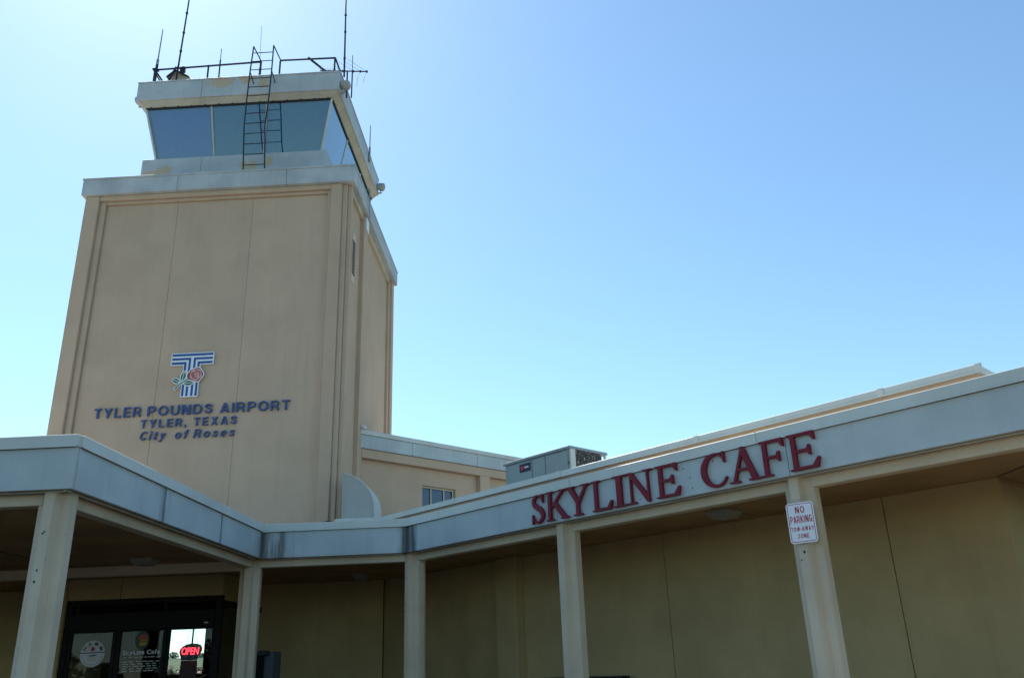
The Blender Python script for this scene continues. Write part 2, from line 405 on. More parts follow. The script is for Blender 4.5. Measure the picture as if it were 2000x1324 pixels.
    if ch == 's': return .52, rib([(.43, .53), (.39, .62), (.26, .655), (.13, .62), (.10, .53), (.17, .44), (.30, .37), (.42, .28), (.42, .16), (.33, .085), (.21, .08), (.10, .13), (.08, .23)], T * .78)
    return .5, []
def sans_row(fr, s, a0, a1, z, h, b0, b1, mat, parent, gap=0.2, space=0.4, shear=0.0, name='letter', join=False):
    defs = [(space, []) if c == ' ' else sans_def(c) for c in s]
    k = (a1 - a0) / (sum(d[0] for d in defs) + gap * (len(s) - 1)); x = 0.0; allp = []
    for w, P in defs:
        polys = [[(a0 + (x + px) * k + shear * py * h, z + py * h) for px, py in p] for p in P]
        if polys and not join: prism(name, fr, polys, b0, b1, mat, parent)
        allp += polys; x += w + gap
    if join:
        bm = bmesh.new()
        for i, p in enumerate(allp): bm_prism(bm, fr, p, b0 - 0.0002 * (i % 4), b1)
        return from_bm(name, bm, mat, parent)

# ------------------------------------------------------------------ ground
def sheet(name, poly, z, mat):
    me = bpy.data.meshes.new(name); me.from_pydata([(x, y, z) for x, y in poly], [], [list(range(len(poly)))])
    return structure(link(name, me, mat))
sheet('ground', [(-900, -900), (900, -900), (900, 1200), (-900, 1200)], -0.13, 'grass')
sheet('parking_lot', [(-70, -60), (60, -60), (60, 14), (-70, 14)], -0.12, 'asphalt')
def pavement():
    poly = [(-40, 6.4), (-3.5, 6.4), (-3.5, 11.7), (-2.56, 11.6), (4.5, 4.54), (12, 4.54), (40, 32), (40, 45), (-40, 45)]
    return structure(slab('pavement', poly, -0.12, 0.0, 'pavers'))
pavement()
def bounce_apron():
    p = [CAFE.p(u, i, 0) for u, i in ((2.2, -0.95), (2.2, -4.2), (14.0, -4.2), (14.0, -0.95))]
    structure(slab('bounce_strip', [(v.x, v.y) for v in p][::-1] if False else [(v.x, v.y) for v in p], -0.118, 0.02, 'bounce_concrete'))  # pale strip added to bounce warm sunlight up under the cafe canopy
bounce_apron()
def bank():
    ys = [(46, -0.125), (60, 2.2), (90, 3.0), (200, 6.3), (330, 9.0)]
    vs = []; fs = []
    for y, z in ys:
        for x in (-330, -200, -100, -30, 60, 200): vs.append((x, y, z))
    for j in range(len(ys) - 1):
        for i in range(5): fs.append((j * 6 + i, j * 6 + i + 1, j * 6 + 7 + i, j * 6 + 6 + i))
    me = bpy.data.meshes.new('airfield'); me.from_pydata(vs, [], fs)
    structure(link('airfield', me, 'grass'))
bank()

# ------------------------------------------------------------------ the canopy
canopy = thing('canopy', 'long covered walkway canopy with pale blue-grey metal fascia on cream columns', 'canopy', (-4, 10, 0))
UE = 9.26
EC = CAFE.p(UE, 0, 0)
SEG = [  # frame, length, panel joints along it, cap joints
    (Fr((-34.0, 7.2), (1, 0)), 29.89, [5.7, 11.1, 16.5, 21.9, 25.0, 28.0], [6, 12, 18, 24, 28.3]),  # left run lengthened out of view to cut side light in the porch
    (Fr((-4.11, 7.2), (0, 1)), 5.18, [1.86, 3.55], [1.86, 3.55]),
    (Fr((-4.11, 12.38), (1, 0)), 2.11, [], []),
    (CAFE, UE, [3.05, 6.13], [0.77, 3.29, 5.84]),
    (Fr((EC.x, EC.y), (S2, S2)), 9.0, [3.0, 6.0], [3.0, 6.0]),
]
# convex corners let the pieces meet by overlapping; concave ones butt
ENDS = [(0, 0.0), (0.045, -0.0), (0.0, 0.0), (0.0, 0.0), (0.045, 0)]
for (fr, L, J, CJ), (e0, e1) in zip(SEG, ENDS):
    js = [e0] + J + [L + e1]
    for a, b in zip(js, js[1:]):
        box('fascia_panel', fr, a + 0.003, b - 0.003, 0.0, 0.04, 3.196, 3.566, 'fascia', canopy, 0.003)
    box('fascia_backing', fr, max(e0, 0.05), L - 0.05, 0.045, 0.07, 3.205, 3.56, 'steel_black', canopy, 0)
    cj = [e0] + CJ + [L + e1]
    for a, b in zip(cj, cj[1:]):
        bm = bmesh.new()
        bm_box(bm, fr, a + 0.002, b - 0.002, -0.022, 0.16, 3.572, 3.68, 0.005)
        bm_box(bm, fr, a + 0.002, b - 0.002, -0.03, -0.0235, 3.565, 3.579, 0)
        from_bm('cap_flashing', bm, 'cap_metal', canopy)
# beams below the soffit, set back behind the fascia
for (fr, L, J, CJ), (s0, s1) in zip(SEG, [(0, -0.33), (0.32, 0.28), (-0.1, 0.02), (-0.02, -0.33), (0.3, 0)]):
    box('beam', fr, s0, L + s1, 0.16, 0.30, 3.09, 3.199, 'cream', canopy, 0.006)
    box('drip_strip', fr, 0.05, L - 0.05, 0.075, 0.10, 3.185, 3.199, 'fascia', canopy, 0.002)
box('beam', W, -34.0, -4.42, 12.545, 12.69, 3.06, 3.199, 'cream', canopy, 0.006)
so_poly = [(-34, 7.25), (-4.16, 7.25), (-4.16, 12.43), (-2.02, 12.43)]
p1 = CAFE.p(UE - 0.05, 0.05, 0); p2 = CAFE.p(UE - 0.05, 9.0, 0)
so_poly += [(p1.x, p1.y), (p2.x, p2.y), (2.0, 24.0), (-34, 24.0)]
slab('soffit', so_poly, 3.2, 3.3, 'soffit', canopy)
so2 = [(-34, 7.32), (-4.25, 7.32), (-4.25, 12.5), (-2.05, 12.5)]
p1 = CAFE.p(UE - 0.12, 0.13, 0); p2 = CAFE.p(UE - 0.12, 9.0, 0)
so2 += [(p1.x, p1.y), (p2.x, p2.y), (2.0, 24.0), (-34, 24.0)]
slab('roof_deck', so2, 3.305, 3.60, 'roof_membrane', canopy)
# soffit joints
def joint(p, q, w=0.012):
    p, q = Vector((*p, 0)), Vector((*q, 0)); d = (q - p); L = d.length; d.normalize()
    box('soffit_joint', Fr((p.x, p.y), (d.x, d.y)), 0, L, -w / 2, w / 2, 3.194, 3.1995, 'steel_black', canopy, 0)
a = CAFE.p(7.32, 1.9, 0); b = CAFE.p(UE - 0.35, 0.33, 0); joint((a.x, a.y), (b.x, b.y))
for u in (1.55, 4.65):
    a = CAFE.p(u, 1.74, 0); b = CAFE.p(u, 0.34, 0); joint((a.x, a.y), (b.x, b.y), 0.006)
joint((-6.9, 7.6), (-6.9, 12.5), 0.006)
# columns of cross section, notched at the four corners
def column(fr, a, b, z1=3.198):
    w, L = 0.052, 0.150
    c = 0.012
    pts = [(-w, -L), (w, -L), (w + c, -w - c), (L, -w), (L, w), (w, w), (w, L), (-w, L), (-w, w), (-L, w), (-L, -w), (-w - c, -w - c)]
    bm = bmesh.new()
    lo = [bm.verts.new(fr.p(a + x, b + y, 0.0)) for x, y in pts]; hi = [bm.verts.new(fr.p(a + x, b + y, z1)) for x, y in pts]
    bm.faces.new(lo[::-1]); bm.faces.new(hi); n = len(pts)
    side = []
    for i in range(n): side.append(bm.faces.new((lo[i], lo[(i + 1) % n], hi[(i + 1) % n], hi[i])))
    es = [e for e in bm.edges if abs(e.verts[0].co.z - e.verts[1].co.z) > 1]
    bmesh.ops.bevel(bm, geom=es, offset=0.007, segments=2, affect='EDGES')
    o = from_bm('column', bm, 'cream', canopy)
    return o
def holes(col, fr, a, b, zs, side):
    for (da, z, r) in zs:
        bm = bmesh.new()
        c = fr.p(a + da, b - 0.150 if abs(da) < 0.05 else b - 0.052, z)
        vs = [bm.verts.new(c - fr.b * 0.0025 + fr.a * (r * math.cos(t)) + Vector((0, 0, r * 1.2 * math.sin(t)))) for t in [i * math.pi / 4 for i in range(8)]]
        bm.faces.new(vs)
        from_bm('bolt_hole', bm, 'black', col)
cL = column(W, -4.34, 7.43)
holes(cL, W, -4.34, 7.43, [(-0.01, 2.83, 0.009), (0.005, 2.845, 0.007), (-0.01, 2.52, 0.008), (-0.018, 2.425, 0.010), (0.13, 2.83, 0.006), (0.125, 2.52, 0.006), (0.125, 2.43, 0.006)], 1)
cB = column(W, -4.32, 12.615)
cJ = column(CAFE, -0.09, 0.22)
holes(cJ, CAFE, -0.09, 0.22, [(-0.02, 2.85, 0.008), (-0.02, 2.5, 0.008), (-0.02, 2.4, 0.008)], 1)
c4 = column(CAFE, 3.0, 0.22)
c5 = column(CAFE, 6.11, 0.22)
holes(c5, CAFE, 6.11, 0.22, [(0.01, 2.50, 0.012), (-0.03, 2.43, 0.007)], 1)
holes(c4, CAFE, 3.0, 0.22, [(0.10, 1.92, 0.009), (0.10, 2.5, 0.006)], 1)
column(CAFE, UE - 0.23, 0.22)
column(W, -9.4, 7.43); column(W, -9.4, 12.615)

# ------------------------------------------------------------------ cafe building
cafe = thing('cafe_building', 'tan stucco cafe building with flat roof behind the diagonal walkway', 'building', (2, 14, 0))
WI = 1.93
box('wall_core', CAFE, -3.7, 7.26, WI + 0.035, WI + 0.25, 0, 3.199, 'steel_black', cafe, 0)
us = [-3.36, 0.09, 3.09, 6.10, 7.31]
for a, b in zip(us, us[1:]):
    box('wall_panel', CAFE, a + 0.005, b - 0.005, WI, WI + 0.034, 0, 3.198, 'cafe_stucco', cafe, 0.004)
box('pilaster', CAFE, -0.08, 0.37, WI - 0.176, WI - 0.001, 0, 3.1985, 'cafe_stucco', cafe, 0.008)
# return wall at the right end and the long back walls
endf = Fr(CAFE.p(7.31, WI, 0)[:2], (S2, S2))
box('wall_panel', endf, 0.036, 6.0, 0.0, 0.2, 0, 3.198, 'cafe_stucco', cafe, 0.004)
box('wall_trim', endf, -0.012, 6.0, -0.015, -0.002, 3.155, 3.197, 'soffit', cafe, 0.004)
# upper wall and its metal edge above the canopy roof
ULEFT = -3.40
box('upper_wall', CAFE, ULEFT, 7.36, 1.90, 2.2, 3.60, 4.27, 'tower_stucco', cafe, 0.004)
uj = [ULEFT - 0.02, -1.213, 1.331, 3.861, 6.358, 7.40]
for a, b in zip(uj, uj[1:]):
    bm = bmesh.new()
    bm_box(bm, CAFE, a + 0.003, b - 0.003, 1.845, 2.25, 4.268, 4.352, 0.005)
    bm_box(bm, CAFE, a + 0.003, b - 0.003, 1.835, 1.8435, 4.258, 4.276, 0)
    from_bm('cap_flashing', bm, 'cap_metal', cafe)
    box('seam_clip', CAFE, b - 0.035, b + 0.035, 1.832, 1.846, 4.262, 4.3545, 'cap_metal', cafe, 0.002)
ef = Fr(CAFE.p(7.36, 1.90, 0)[:2], (S2, S2))
box('upper_wall', ef, 0.31, 6.0, 0.0, 0.3, 3.6, 4.27, 'tower_stucco', cafe, 0.004)
box('cap_flashing', ef, 0.36, 6.0, -0.04, 0.35, 4.2685, 4.3515, 'cap_metal', cafe, 0.004)
cl = CAFE.p(ULEFT, 1.90, 0)
box('upper_wall', W, -3.95, cl.x - 0.01, cl.y, cl.y + 0.3, 3.6, 4.27, 'tower_stucco', cafe, 0.004)
box('cap_flashing', W, -3.98, cl.x - 0.02, cl.y - 0.05, cl.y + 0.35, 4.27, 4.35, 'cap_metal', cafe, 0.004)
box('upper_wall', W, -3.95, -3.7, cl.y + 0.31, 19.3, 3.6, 4.27, 'tower_stucco', cafe, 0.004)
q1 = CAFE.p(-3.3, 2.2, 0); q2 = CAFE.p(7.2, 2.2, 0); q3 = CAFE.p(7.2, 8, 0)
slab('roof_deck', [(-3.9, 16.4), (q1.x, q1.y), (q2.x, q2.y), (q3.x, q3.y), (2.2, 24), (-3.9, 19.2)], 4.05, 4.15, 'roof_membrane', cafe)
# wall facing the walkway between entrance and cafe
box('wall_panel', W, -5.30, -3.02, 16.075, 16.3, 0, 3.198, 'cafe_stucco', cafe, 0.004)

# ------------------------------------------------------------------ entrance lobby
lobby = thing('entrance_lobby', 'shaded entrance lobby with tan header panel above dark glass doors', 'entrance', (-6.5, 15, 0))
YD = 14.1
box('wall_panel', W, -34, -7.98, 15.5, 15.7, 0, 3.198, 'cafe_stucco', lobby, 0.004)
box('jamb_wall', W, -7.97, -7.83, YD - 0.04, 15.49, 0, 3.197, 'cafe_stucco', lobby, 0.004)
box('header_panel', W, -7.826, -6.955, YD - 0.02, YD + 0.1, 2.87, 3.197, 'cafe_stucco', lobby, 0.004)
box('header_panel', W, -6.945, -5.26, YD - 0.02, YD + 0.1, 2.87, 3.197, 'cafe_stucco', lobby, 0.004)
box('header_panel', Fr((-5.262, YD + 0.101), (0, 1)), 0, 1.97, 0, 0.1, 2.80, 3.197, 'cafe_stucco', lobby, 0.004)
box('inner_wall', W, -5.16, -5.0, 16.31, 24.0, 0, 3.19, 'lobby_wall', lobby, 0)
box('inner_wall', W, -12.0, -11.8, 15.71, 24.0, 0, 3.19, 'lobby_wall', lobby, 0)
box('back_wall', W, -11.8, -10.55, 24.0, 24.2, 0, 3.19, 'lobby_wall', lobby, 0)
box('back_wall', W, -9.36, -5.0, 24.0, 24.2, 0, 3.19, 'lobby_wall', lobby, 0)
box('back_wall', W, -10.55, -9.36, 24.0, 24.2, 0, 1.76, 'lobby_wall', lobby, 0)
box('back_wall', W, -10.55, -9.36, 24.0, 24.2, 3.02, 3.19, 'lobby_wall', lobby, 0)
box('dark_floor_sheet', W, -11.8, -5.3, 14.3, 23.99, 0.002, 0.02, 'black', lobby, 0)  # black sheet added over the lobby floor to keep the interior dark
bw = box('back_window', W, -10.55, -9.36, 24.06, 24.07, 1.76, 3.02, 'glass_door', lobby, 0)
box('mullion', W, -9.735, -9.695, 24.03, 24.055, 1.76, 3.02, 'bronze', bw, 0.002)

doors = thing('entrance_doors', 'dark bronze glass entrance doors with transom panes in the lobby front', 'doors', (-6.5, YD, 0))
def fb(a0, a1, z0, z1, d0=YD, d1=YD + 0.09, nm='frame', par=None):
    return box(nm, W, a0, a1, d0, d1, z0, z1, 'bronze', par or doors, 0.004)
fb(-7.825, -7.735, 0, 2.868); fb(-5.37, -5.265, 0, 2.868)
fb(-7.734, -5.371, 2.79, 2.867); fb(-7.734, -5.371, 2.39, 2.655, YD - 0.02)
fb(-7.66, -7.60, 2.656, 2.789); fb(-6.225, -6.165, 2.656, 2.789)
for a0, a1 in ((-7.733, -7.661), (-7.599, -6.226), (-6.164, -5.372)):
    box('transom_pane', W, a0, a1, YD + 0.04, YD + 0.046, 2.656, 2.789, 'glass_side', doors, 0)
for a0, a1, st in ((-7.733, -6.945, 0.065), (-6.94, -6.125, 0.068), (-6.12, -5.372, 0.045)):
    lf = fb(a0 + 0.002, a0 + st, 0.02, 2.388, YD + 0.01, YD + 0.06, 'door_leaf')
    fb(a1 - st + (0.02 if st < 0.05 else 0), a1 - 0.002, 0.02, 2.388, YD + 0.01, YD + 0.06, 'stile', lf)
    fb(a0 + st + 0.001, a1 - st - 0.001, 2.362, 2.388, YD + 0.012, YD + 0.058, 'rail', lf)
    fb(a0 + st + 0.001, a1 - st - 0.001, 0.02, 0.28, YD + 0.012, YD + 0.058, 'rail', lf)
    box('pane', W, a0 + st, a1 - st + 0.02, YD + 0.032, YD + 0.038, 0.28, 2.364, 'glass_door', lf, 0)
# return side of the glazed front
sf = Fr((-5.262, YD + 0.102), (0, 1))
box('side_frame', sf, 0, 1.97, 0.0, 0.06, 2.70, 2.798, 'bronze', doors, 0.003)
box('side_frame', sf, 0.9, 0.97, 0.0, 0.06, 0.0, 2.698, 'bronze', doors, 0.003)
box('side_pane', sf, 0.0, 0.898, 0.03, 0.036, 0.0, 2.69, 'glass_side', doors, 0)
box('side_pane', sf, 0.972, 1.97, 0.03, 0.036, 0.0, 2.69, 'glass_side', doors, 0)
box('door_sensor', W, -5.52, -5.46, YD - 0.035, YD - 0.021, 2.445, 2.462, 'white_paint', doors, 0.003)

# decals on the doors
YF = YD + 0.028
dec = thing('round_decal', 'round white decal with navy ring of letters and small red rose on left door', 'decal', (-7.32, YF, 1.85))
prism('disc', W, [ellipse(-7.312, 2.05, 0.20, 0.20, 36)], YF, YF + 0.002, 'decal_white', dec)
prism('stripe', W, [[(-7.53, 2.055), (-7.095, 2.062), (-7.095, 2.075), (-7.53, 2.068)]], YF - 0.003, YF - 0.0015, 'decal_navy', dec)
prism('rose', W, [ellipse(-7.312, 2.12, 0.034, 0.036, 9)], YF - 0.003, YF - 0.0015, 'rose_red', dec)
for ch, an in zip("H.A.M.M", (150, 131, 113, 92, 71, 50, 29)):
    c = (-7.312 + 0.152 * math.cos(R(an)), 2.05 + 0.152 * math.sin(R(an)))
    me, lo, hi = glyph_mesh(ch, 0.02); bm = bmesh.new(); bm.from_mesh(me); k = 0.085; ro = R(an - 90)
    for v in bm.verts:
        x = (v.co.x - (lo + hi) / 2) * k; y = (v.co.y - (0.34 if ch != '.' else 0.0)) * k
        v.co = W.p(c[0] + x * math.cos(ro) - y * math.sin(ro), YF - 0.0018 - 0.001 * v.co.z, c[1] + x * math.sin(ro) + y * math.cos(ro))
    from_bm('letter', bm, 'decal_navy', dec)
prism('plane_mark', W, [[(-7.40, 2.03), (-7.33, 2.022), (-7.29, 2.035), (-7.21, 2.028), (-7.28, 2.015), (-7.33, 2.008)]], YF - 0.003, YF - 0.0015, 'decal_navy', dec)
prism('print_line', W, [[(-7.39 + s, z), (-7.24 - s, z), (-7.24 - s, z + 0.012), (-7.39 + s, z + 0.012)] for z, s in ((1.975, 0), (1.945, 0.012))], YF - 0.003, YF - 0.0015, 'rose_pink', dec)
prism('print_line', W, [ribbon([(-7.312 + 0.168 * math.cos(t), 2.05 + 0.168 * math.sin(t)) for t in [R(190 + k * 10 + d) for d in (0, 5)]], 0.016) for k in range(17)], YF - 0.003, YF - 0.0015, 'galv', dec)

dc2 = thing('cafe_door_decal', 'cafe name and opening hours printed on the middle door glass under a round emblem', 'decal', (-6.52, YF, 1.75))
prism('emblem_ring', W, [ellipse(-6.525, 2.225, 0.112, 0.142, 32)], YF, YF + 0.002, 'decal_green', dc2)
prism('emblem_red', W, [[(-6.575, 2.29), (-6.53, 2.315), (-6.46, 2.305), (-6.435, 2.26), (-6.47, 2.245), (-6.54, 2.255), (-6.6, 2.262)]], YF - 0.003, YF - 0.0015, 'rose_red', dc2)
prism('emblem_orange', W, [[(-6.56, 2.245), (-6.44, 2.235), (-6.44, 2.205), (-6.565, 2.205)]], YF - 0.003, YF - 0.0015, 'decal_orange', dc2)
prism('emblem_yellow', W, [[(-6.57, 2.19), (-6.445, 2.19), (-6.46, 2.15), (-6.55, 2.14)]], YF - 0.003, YF - 0.0015, 'decal_yellow', dc2)
text_row(W, "SkyLine Cafe", -6.82, -6.215, 2.015, 0.062, YF - 0.003, YF, 'decal_white', dc2, bold=0.03, gap=0.07, space=0.25, join=True, name='lettering')
rng = random.Random(3)
pl = []
for z in (1.965, 1.90, 1.865, 1.83, 1.795, 1.76):
    x = -6.80
    while x < -6.25:
        w = rng.uniform(0.03, 0.1)
        pl.append([(x, z), (x + w, z), (x + w, z + 0.013), (x, z + 0.013)]); x += w + rng.uniform(0.015, 0.05)
prism('small_print', W, pl, YF - 0.002, YF, 'galv', dc2)['kind'] = 'stuff'

# lit OPEN sign hanging inside the right door
YO = YD + 0.16
opn = thing('open_sign', 'hanging dark oval sign with glowing red OPEN letters inside right door', 'sign', (-5.73, YO, 1.5))
head = [(-5.90, 2.02), (-5.89, 2.07), (-5.85, 2.11), (-5.79, 2.14), (-5.71, 2.152), (-5.63, 2.148), (-5.57, 2.125), (-5.54, 2.08), (-5.545, 2.03), (-5.575, 1.985), (-5.60, 1.94), (-5.61, 1.90), (-5.86, 1.90), (-5.875, 1.96)]
head = [(a - 0.06, z) for a, z in head]
prism('sign_panel', W, [head], YO, YO + 0.03, 'neon_panel', opn)
prism('lower_panel', W, [[(-5.93, 1.60), (-5.65, 1.60), (-5.668, 1.895), (-5.92, 1.895)]], YO + 0.002, YO + 0.03, 'dark_red', opn)
text_row(W, "OPEN", -5.92, -5.645, 1.985, 0.105, YO - 0.02, YO - 0.006, 'neon_red', opn, bold=0.0, gap=0.06, shear=0.06, name='neon_letter')
tube('wire', [(-5.88, YO + 0.01, 2.11), (-5.80, YO + 0.01, 2.40)], 0.0025, 'steel_dark', opn, 5)
tube('wire', [(-5.66, YO + 0.01, 2.12), (-5.76, YO + 0.01, 2.40)], 0.0025, 'steel_dark', opn, 5)

# ------------------------------------------------------------------ soffit lights
def soffit_light(fr, a, b, la, lb, label):
    o = thing('ceiling_light', label, 'light', fr.p(a, b, 3.199), 'surface lights under the canopy')
    box('housing', fr, a - la, a + la, b - lb, b + lb, 3.17, 3.1985, 'fixture', o, 0.004)
    bm = bmesh.new()
    t = [fr.p(a + i * (la - 0.01), b + j * (lb - 0.01), 3.1695) for i, j in ((-1, -1), (1, -1), (1, 1), (-1, 1))]
    q = [fr.p(a + i * (la - 0.055), b + j * (lb - 0.05), 3.11) for i, j in ((-1, -1), (1, -1), (1, 1), (-1, 1))]
    t = [bm.verts.new(v) for v in t]; q = [bm.verts.new(v) for v in q]
    bm.faces.new(t); bm.faces.new(q[::-1])
    for i in range(4): bm.faces.new((t[i], t[(i + 1) % 4], q[(i + 1) % 4], q[i]))
    from_bm('lens', bm, 'lens', o)
soffit_light(W, -5.60, 11.92, 0.155, 0.155, 'square wall-pack light on the canopy ceiling before the entrance doors')
soffit_light(W, -3.22, 15.0, 0.13, 0.13, 'small square light on the dark ceiling behind the back canopy span')
soffit_light(CAFE, 4.62, 1.12, 0.16, 0.16, 'square prismatic light on the ceiling under the red cafe lettering')

# ------------------------------------------------------------------ red cafe lettering
cs = thing('cafe_sign', 'raised maroon serif letters spelling SKYLINE CAFE on the canopy fascia', 'sign', CAFE.p(4.5, 0, 3.22))
def serif(ch):
    T, t, s = 0.122, 0.06, 0.047     # thick stem, thin stroke, serif height (per cap height)
    def stem(x, w=T, y0=0, y1=1, ov=0.07):
        return [[(x, y0 + s * 0.6), (x + w, y0 + s * 0.6), (x + w, y1 - s * 0.6), (x, y1 - s * 0.6)]]
    def srf(x0, x1, y, up):
        d = s if up else -s
        return [[(x0, y), (x1, y), (x1, y + d), (x0, y + d)] if up else [(x0, y + d), (x1, y + d), (x1, y), (x0, y)]]
    P = []
    if ch in 'LIEFK':
        P += stem(0.09) + srf(0.0, 0.33, 0, True) + srf(0.0, 0.33, 1, False)
    if ch == 'I': return 0.33, P
    if ch == 'L':
        P += [[(0.2, 0), (0.72, 0), (0.79, 0.27), (0.73, 0.27), (0.60, 0.075), (0.2, 0.075)]]; return 0.79, P
    if ch in 'EF':
        P += [[(0.2, 1), (0.74, 1), (0.755, 0.76), (0.70, 0.76), (0.60, 0.925), (0.2, 0.925)]]
        P += [[(0.2, 0.475), (0.50, 0.475), (0.55, 0.37), (0.60, 0.37), (0.60, 0.65), (0.55, 0.65), (0.50, 0.55), (0.2, 0.55)]]
        if ch == 'E':
            P += [[(0.2, 0), (0.76, 0), (0.83, 0.27), (0.77, 0.27), (0.62, 0.075), (0.2, 0.075)]]; return 0.83, P
        return 0.76, P
    if ch == 'K':
        P += [[(0.22, 0.40), (0.27, 0.52), (0.70, 0.97), (0.80, 0.97), (0.36, 0.50)]]
        P += [[(0.33, 0.53), (0.44, 0.62), (0.92, 0.03), (0.72, 0.03)]]
        P += srf(0.60, 0.90, 1, False) + srf(0.66, 1.0, 0, True); return 1.0, P
    if ch == 'Y':
        P += [[(0.38, 0.05), (0.38 + T, 0.05), (0.38 + T, 0.47), (0.38, 0.47)]]
        P += [[(0.06, 0.97), (0.25, 0.97), (0.52, 0.47), (0.38, 0.42)], [(0.75, 0.97), (0.84, 0.97), (0.53, 0.42), (0.44, 0.45)]]
        P += srf(0.28, 0.63, 0, True) + srf(0.0, 0.34, 1, False) + srf(0.62, 0.92, 1, False); return 0.92, P
    if ch == 'N':
        P += [[(0.13, 0.04), (0.13 + t, 0.04), (0.13 + t, 0.93), (0.13, 0.93)], [(0.80, 0.0), (0.80 + t, 0.0), (0.80 + t, 0.96), (0.80, 0.96)]]
        P += [[(0.06, 1.0), (0.23, 1.0), (0.87, 0.10), (0.87, -0.02), (0.78, -0.02), (0.12, 0.92)]]
        P += srf(0.0, 0.2, 1, False) + srf(0.0, 0.34, 0, True) + srf(0.67, 1.0, 1, False); return 1.0, P
    if ch == 'A':
        P += [[(0.10, 0.03), (0.19, 0.03), (0.50, 0.90), (0.44, 0.97)], [(0.43, 1.0), (0.53, 1.0), (0.88, 0.03), (0.70, 0.03), (0.415, 0.86)]]
        P += [[(0.25, 0.32), (0.66, 0.32), (0.66, 0.39), (0.27, 0.39)]]
        P += srf(0.0, 0.31, 0, True) + srf(0.60, 0.98, 0, True); return 0.98, P
    if ch == 'C':
        cen = [(0.80, 0.77), (0.69, 0.91), (0.50, 0.965), (0.27, 0.88), (0.135, 0.68), (0.10, 0.48), (0.15, 0.27), (0.30, 0.09), (0.52, 0.03), (0.71, 0.09), (0.84, 0.25)]
        ws = [0.06, 0.065, 0.07, 0.12, 0.165, 0.17, 0.16, 0.115, 0.07, 0.065, 0.05]
        q = bez([(x, y, w) for (x, y), w in zip(cen, ws)], 5)
        P += [ribbon([(x, y) for x, y, w in q], [w for x, y, w in q])]
        P += [[(0.76, 1.0), (0.815, 1.0), (0.83, 0.68), (0.775, 0.68)]]; return 0.87, P
    if ch == 'S':
        cen = [(0.60, 0.76), (0.52, 0.90), (0.36, 0.965), (0.20, 0.92), (0.12, 0.79), (0.17, 0.65), (0.33, 0.54), (0.50, 0.43), (0.59, 0.28), (0.53, 0.12), (0.36, 0.03), (0.19, 0.07), (0.08, 0.25)]
        ws = [0.05, 0.06, 0.07, 0.10, 0.13, 0.16, 0.18, 0.18, 0.15, 0.12, 0.075, 0.06, 0.05]
        q = bez([(x, y, w) for (x, y), w in zip(cen, ws)], 5)
        P += [ribbon([(x, y) for x, y, w in q], [w for x, y, w in q])]
        P += [[(0.575, 1.0), (0.625, 1.0), (0.635, 0.69), (0.585, 0.69)], [(0.045, 0.32), (0.10, 0.32), (0.09, -0.01), (0.035, -0.01)]]; return 0.68, P
LET = [('S', 2.615, 2.835), ('K', 2.874, 3.246), ('Y', 3.215, 3.58), ('L', 3.622, 3.925), ('I', 3.94, 4.135), ('N', 4.146, 4.50), ('E', 4.556, 4.866), ('C', 5.133, 5.45), ('A', 5.47, 5.825), ('F', 5.835, 6.10), ('E', 6.14, 6.45)]
for ch, u0, u1 in LET:
    w, P = serif(ch); k = (u1 - u0) / w; H = 0.345
    polys = [[(u0 + 0.03 + x * k, 3.222 + y * H) for x, y in p] for p in P]
    prism('letter', CAFE, polys, -0.046, -0.012, 'maroon', cs)
for u, z in ((3.83, 3.50), (4.09, 3.45), (4.09, 3.52), (4.32, 3.27), (4.42, 3.52), (4.93, 3.49), (5.0, 3.38), (5.30, 3.50), (4.55, 3.24), (5.02, 3.27)):
    bm = bmesh.new()
    vs = [bm.verts.new(CAFE.p(u + 0.007 * math.cos(t), -0.003, z + 0.009 * math.sin(t))) for t in [i * math.pi / 3 for i in range(6)]]
    bm.faces.new(vs)
    from_bm('bolt_hole', bm, 'steel_dark', canopy)

# ------------------------------------------------------------------ no parking sign on the right column
SF = Fr(CAFE.p(6.2, 0.055, 0)[:2], (math.cos(R(-37)), math.sin(R(-37))))
npk = thing('no_parking_sign', 'white NO PARKING tow-away zone sign with red print on column', 'sign', SF.p(0, -0.02, 2.56))
def rrect(a0, a1, z0, z1, r, n=5):
    out = []
    for ca, cz, t0 in ((a1 - r, z0 + r, -90), (a1 - r, z1 - r, 0), (a0 + r, z1 - r, 90), (a0 + r, z0 + r, 180)):
        out += [(ca + r * math.cos(R(t0 + 90 * i / n)), cz + r * math.sin(R(t0 + 90 * i / n))) for i in range(n + 1)]
    return out
A0, A1, Z0, Z1 = -0.175, 0.085, 2.575, 2.945
prism('plate', SF, [rrect(A0, A1, Z0, Z1, 0.03)], -0.02, -0.017, 'sign_white', npk)
def ring(a0, a1, z0, z1, r, w):
    o = rrect(a0, a1, z0, z1, r); i = rrect(a0 + w, a1 - w, z0 + w, z1 - w, r - w)
    bm = bmesh.new(); n = len(o)
    ov = [bm.verts.new(SF.p(a, -0.0215, z)) for a, z in o]; iv = [bm.verts.new(SF.p(a, -0.0215, z)) for a, z in i]
    for k in range(n): bm.faces.new((ov[k], ov[(k + 1) % n], iv[(k + 1) % n], iv[k]))
    return from_bm('border', bm, 'sign_red', npk)
ring(A0 + 0.011, A1 - 0.011, Z0 + 0.011, Z1 - 0.011, 0.022, 0.0055)
mid = (A0 + A1) / 2
for s, w, z, h, g in (("NO", 0.088, 2.848, 0.060, 0.22), ("PARKING", 0.208, 2.758, 0.064, 0.17), ("TOW-AWAY", 0.215, 2.684, 0.038, 0.22), ("ZONE", 0.105, 2.620, 0.038, 0.24)):
    sans_row(SF, s, mid - w / 2, mid + w / 2, z, h, -0.0222, -0.0202, 'sign_red', npk, gap=g, join=True, name='lettering')

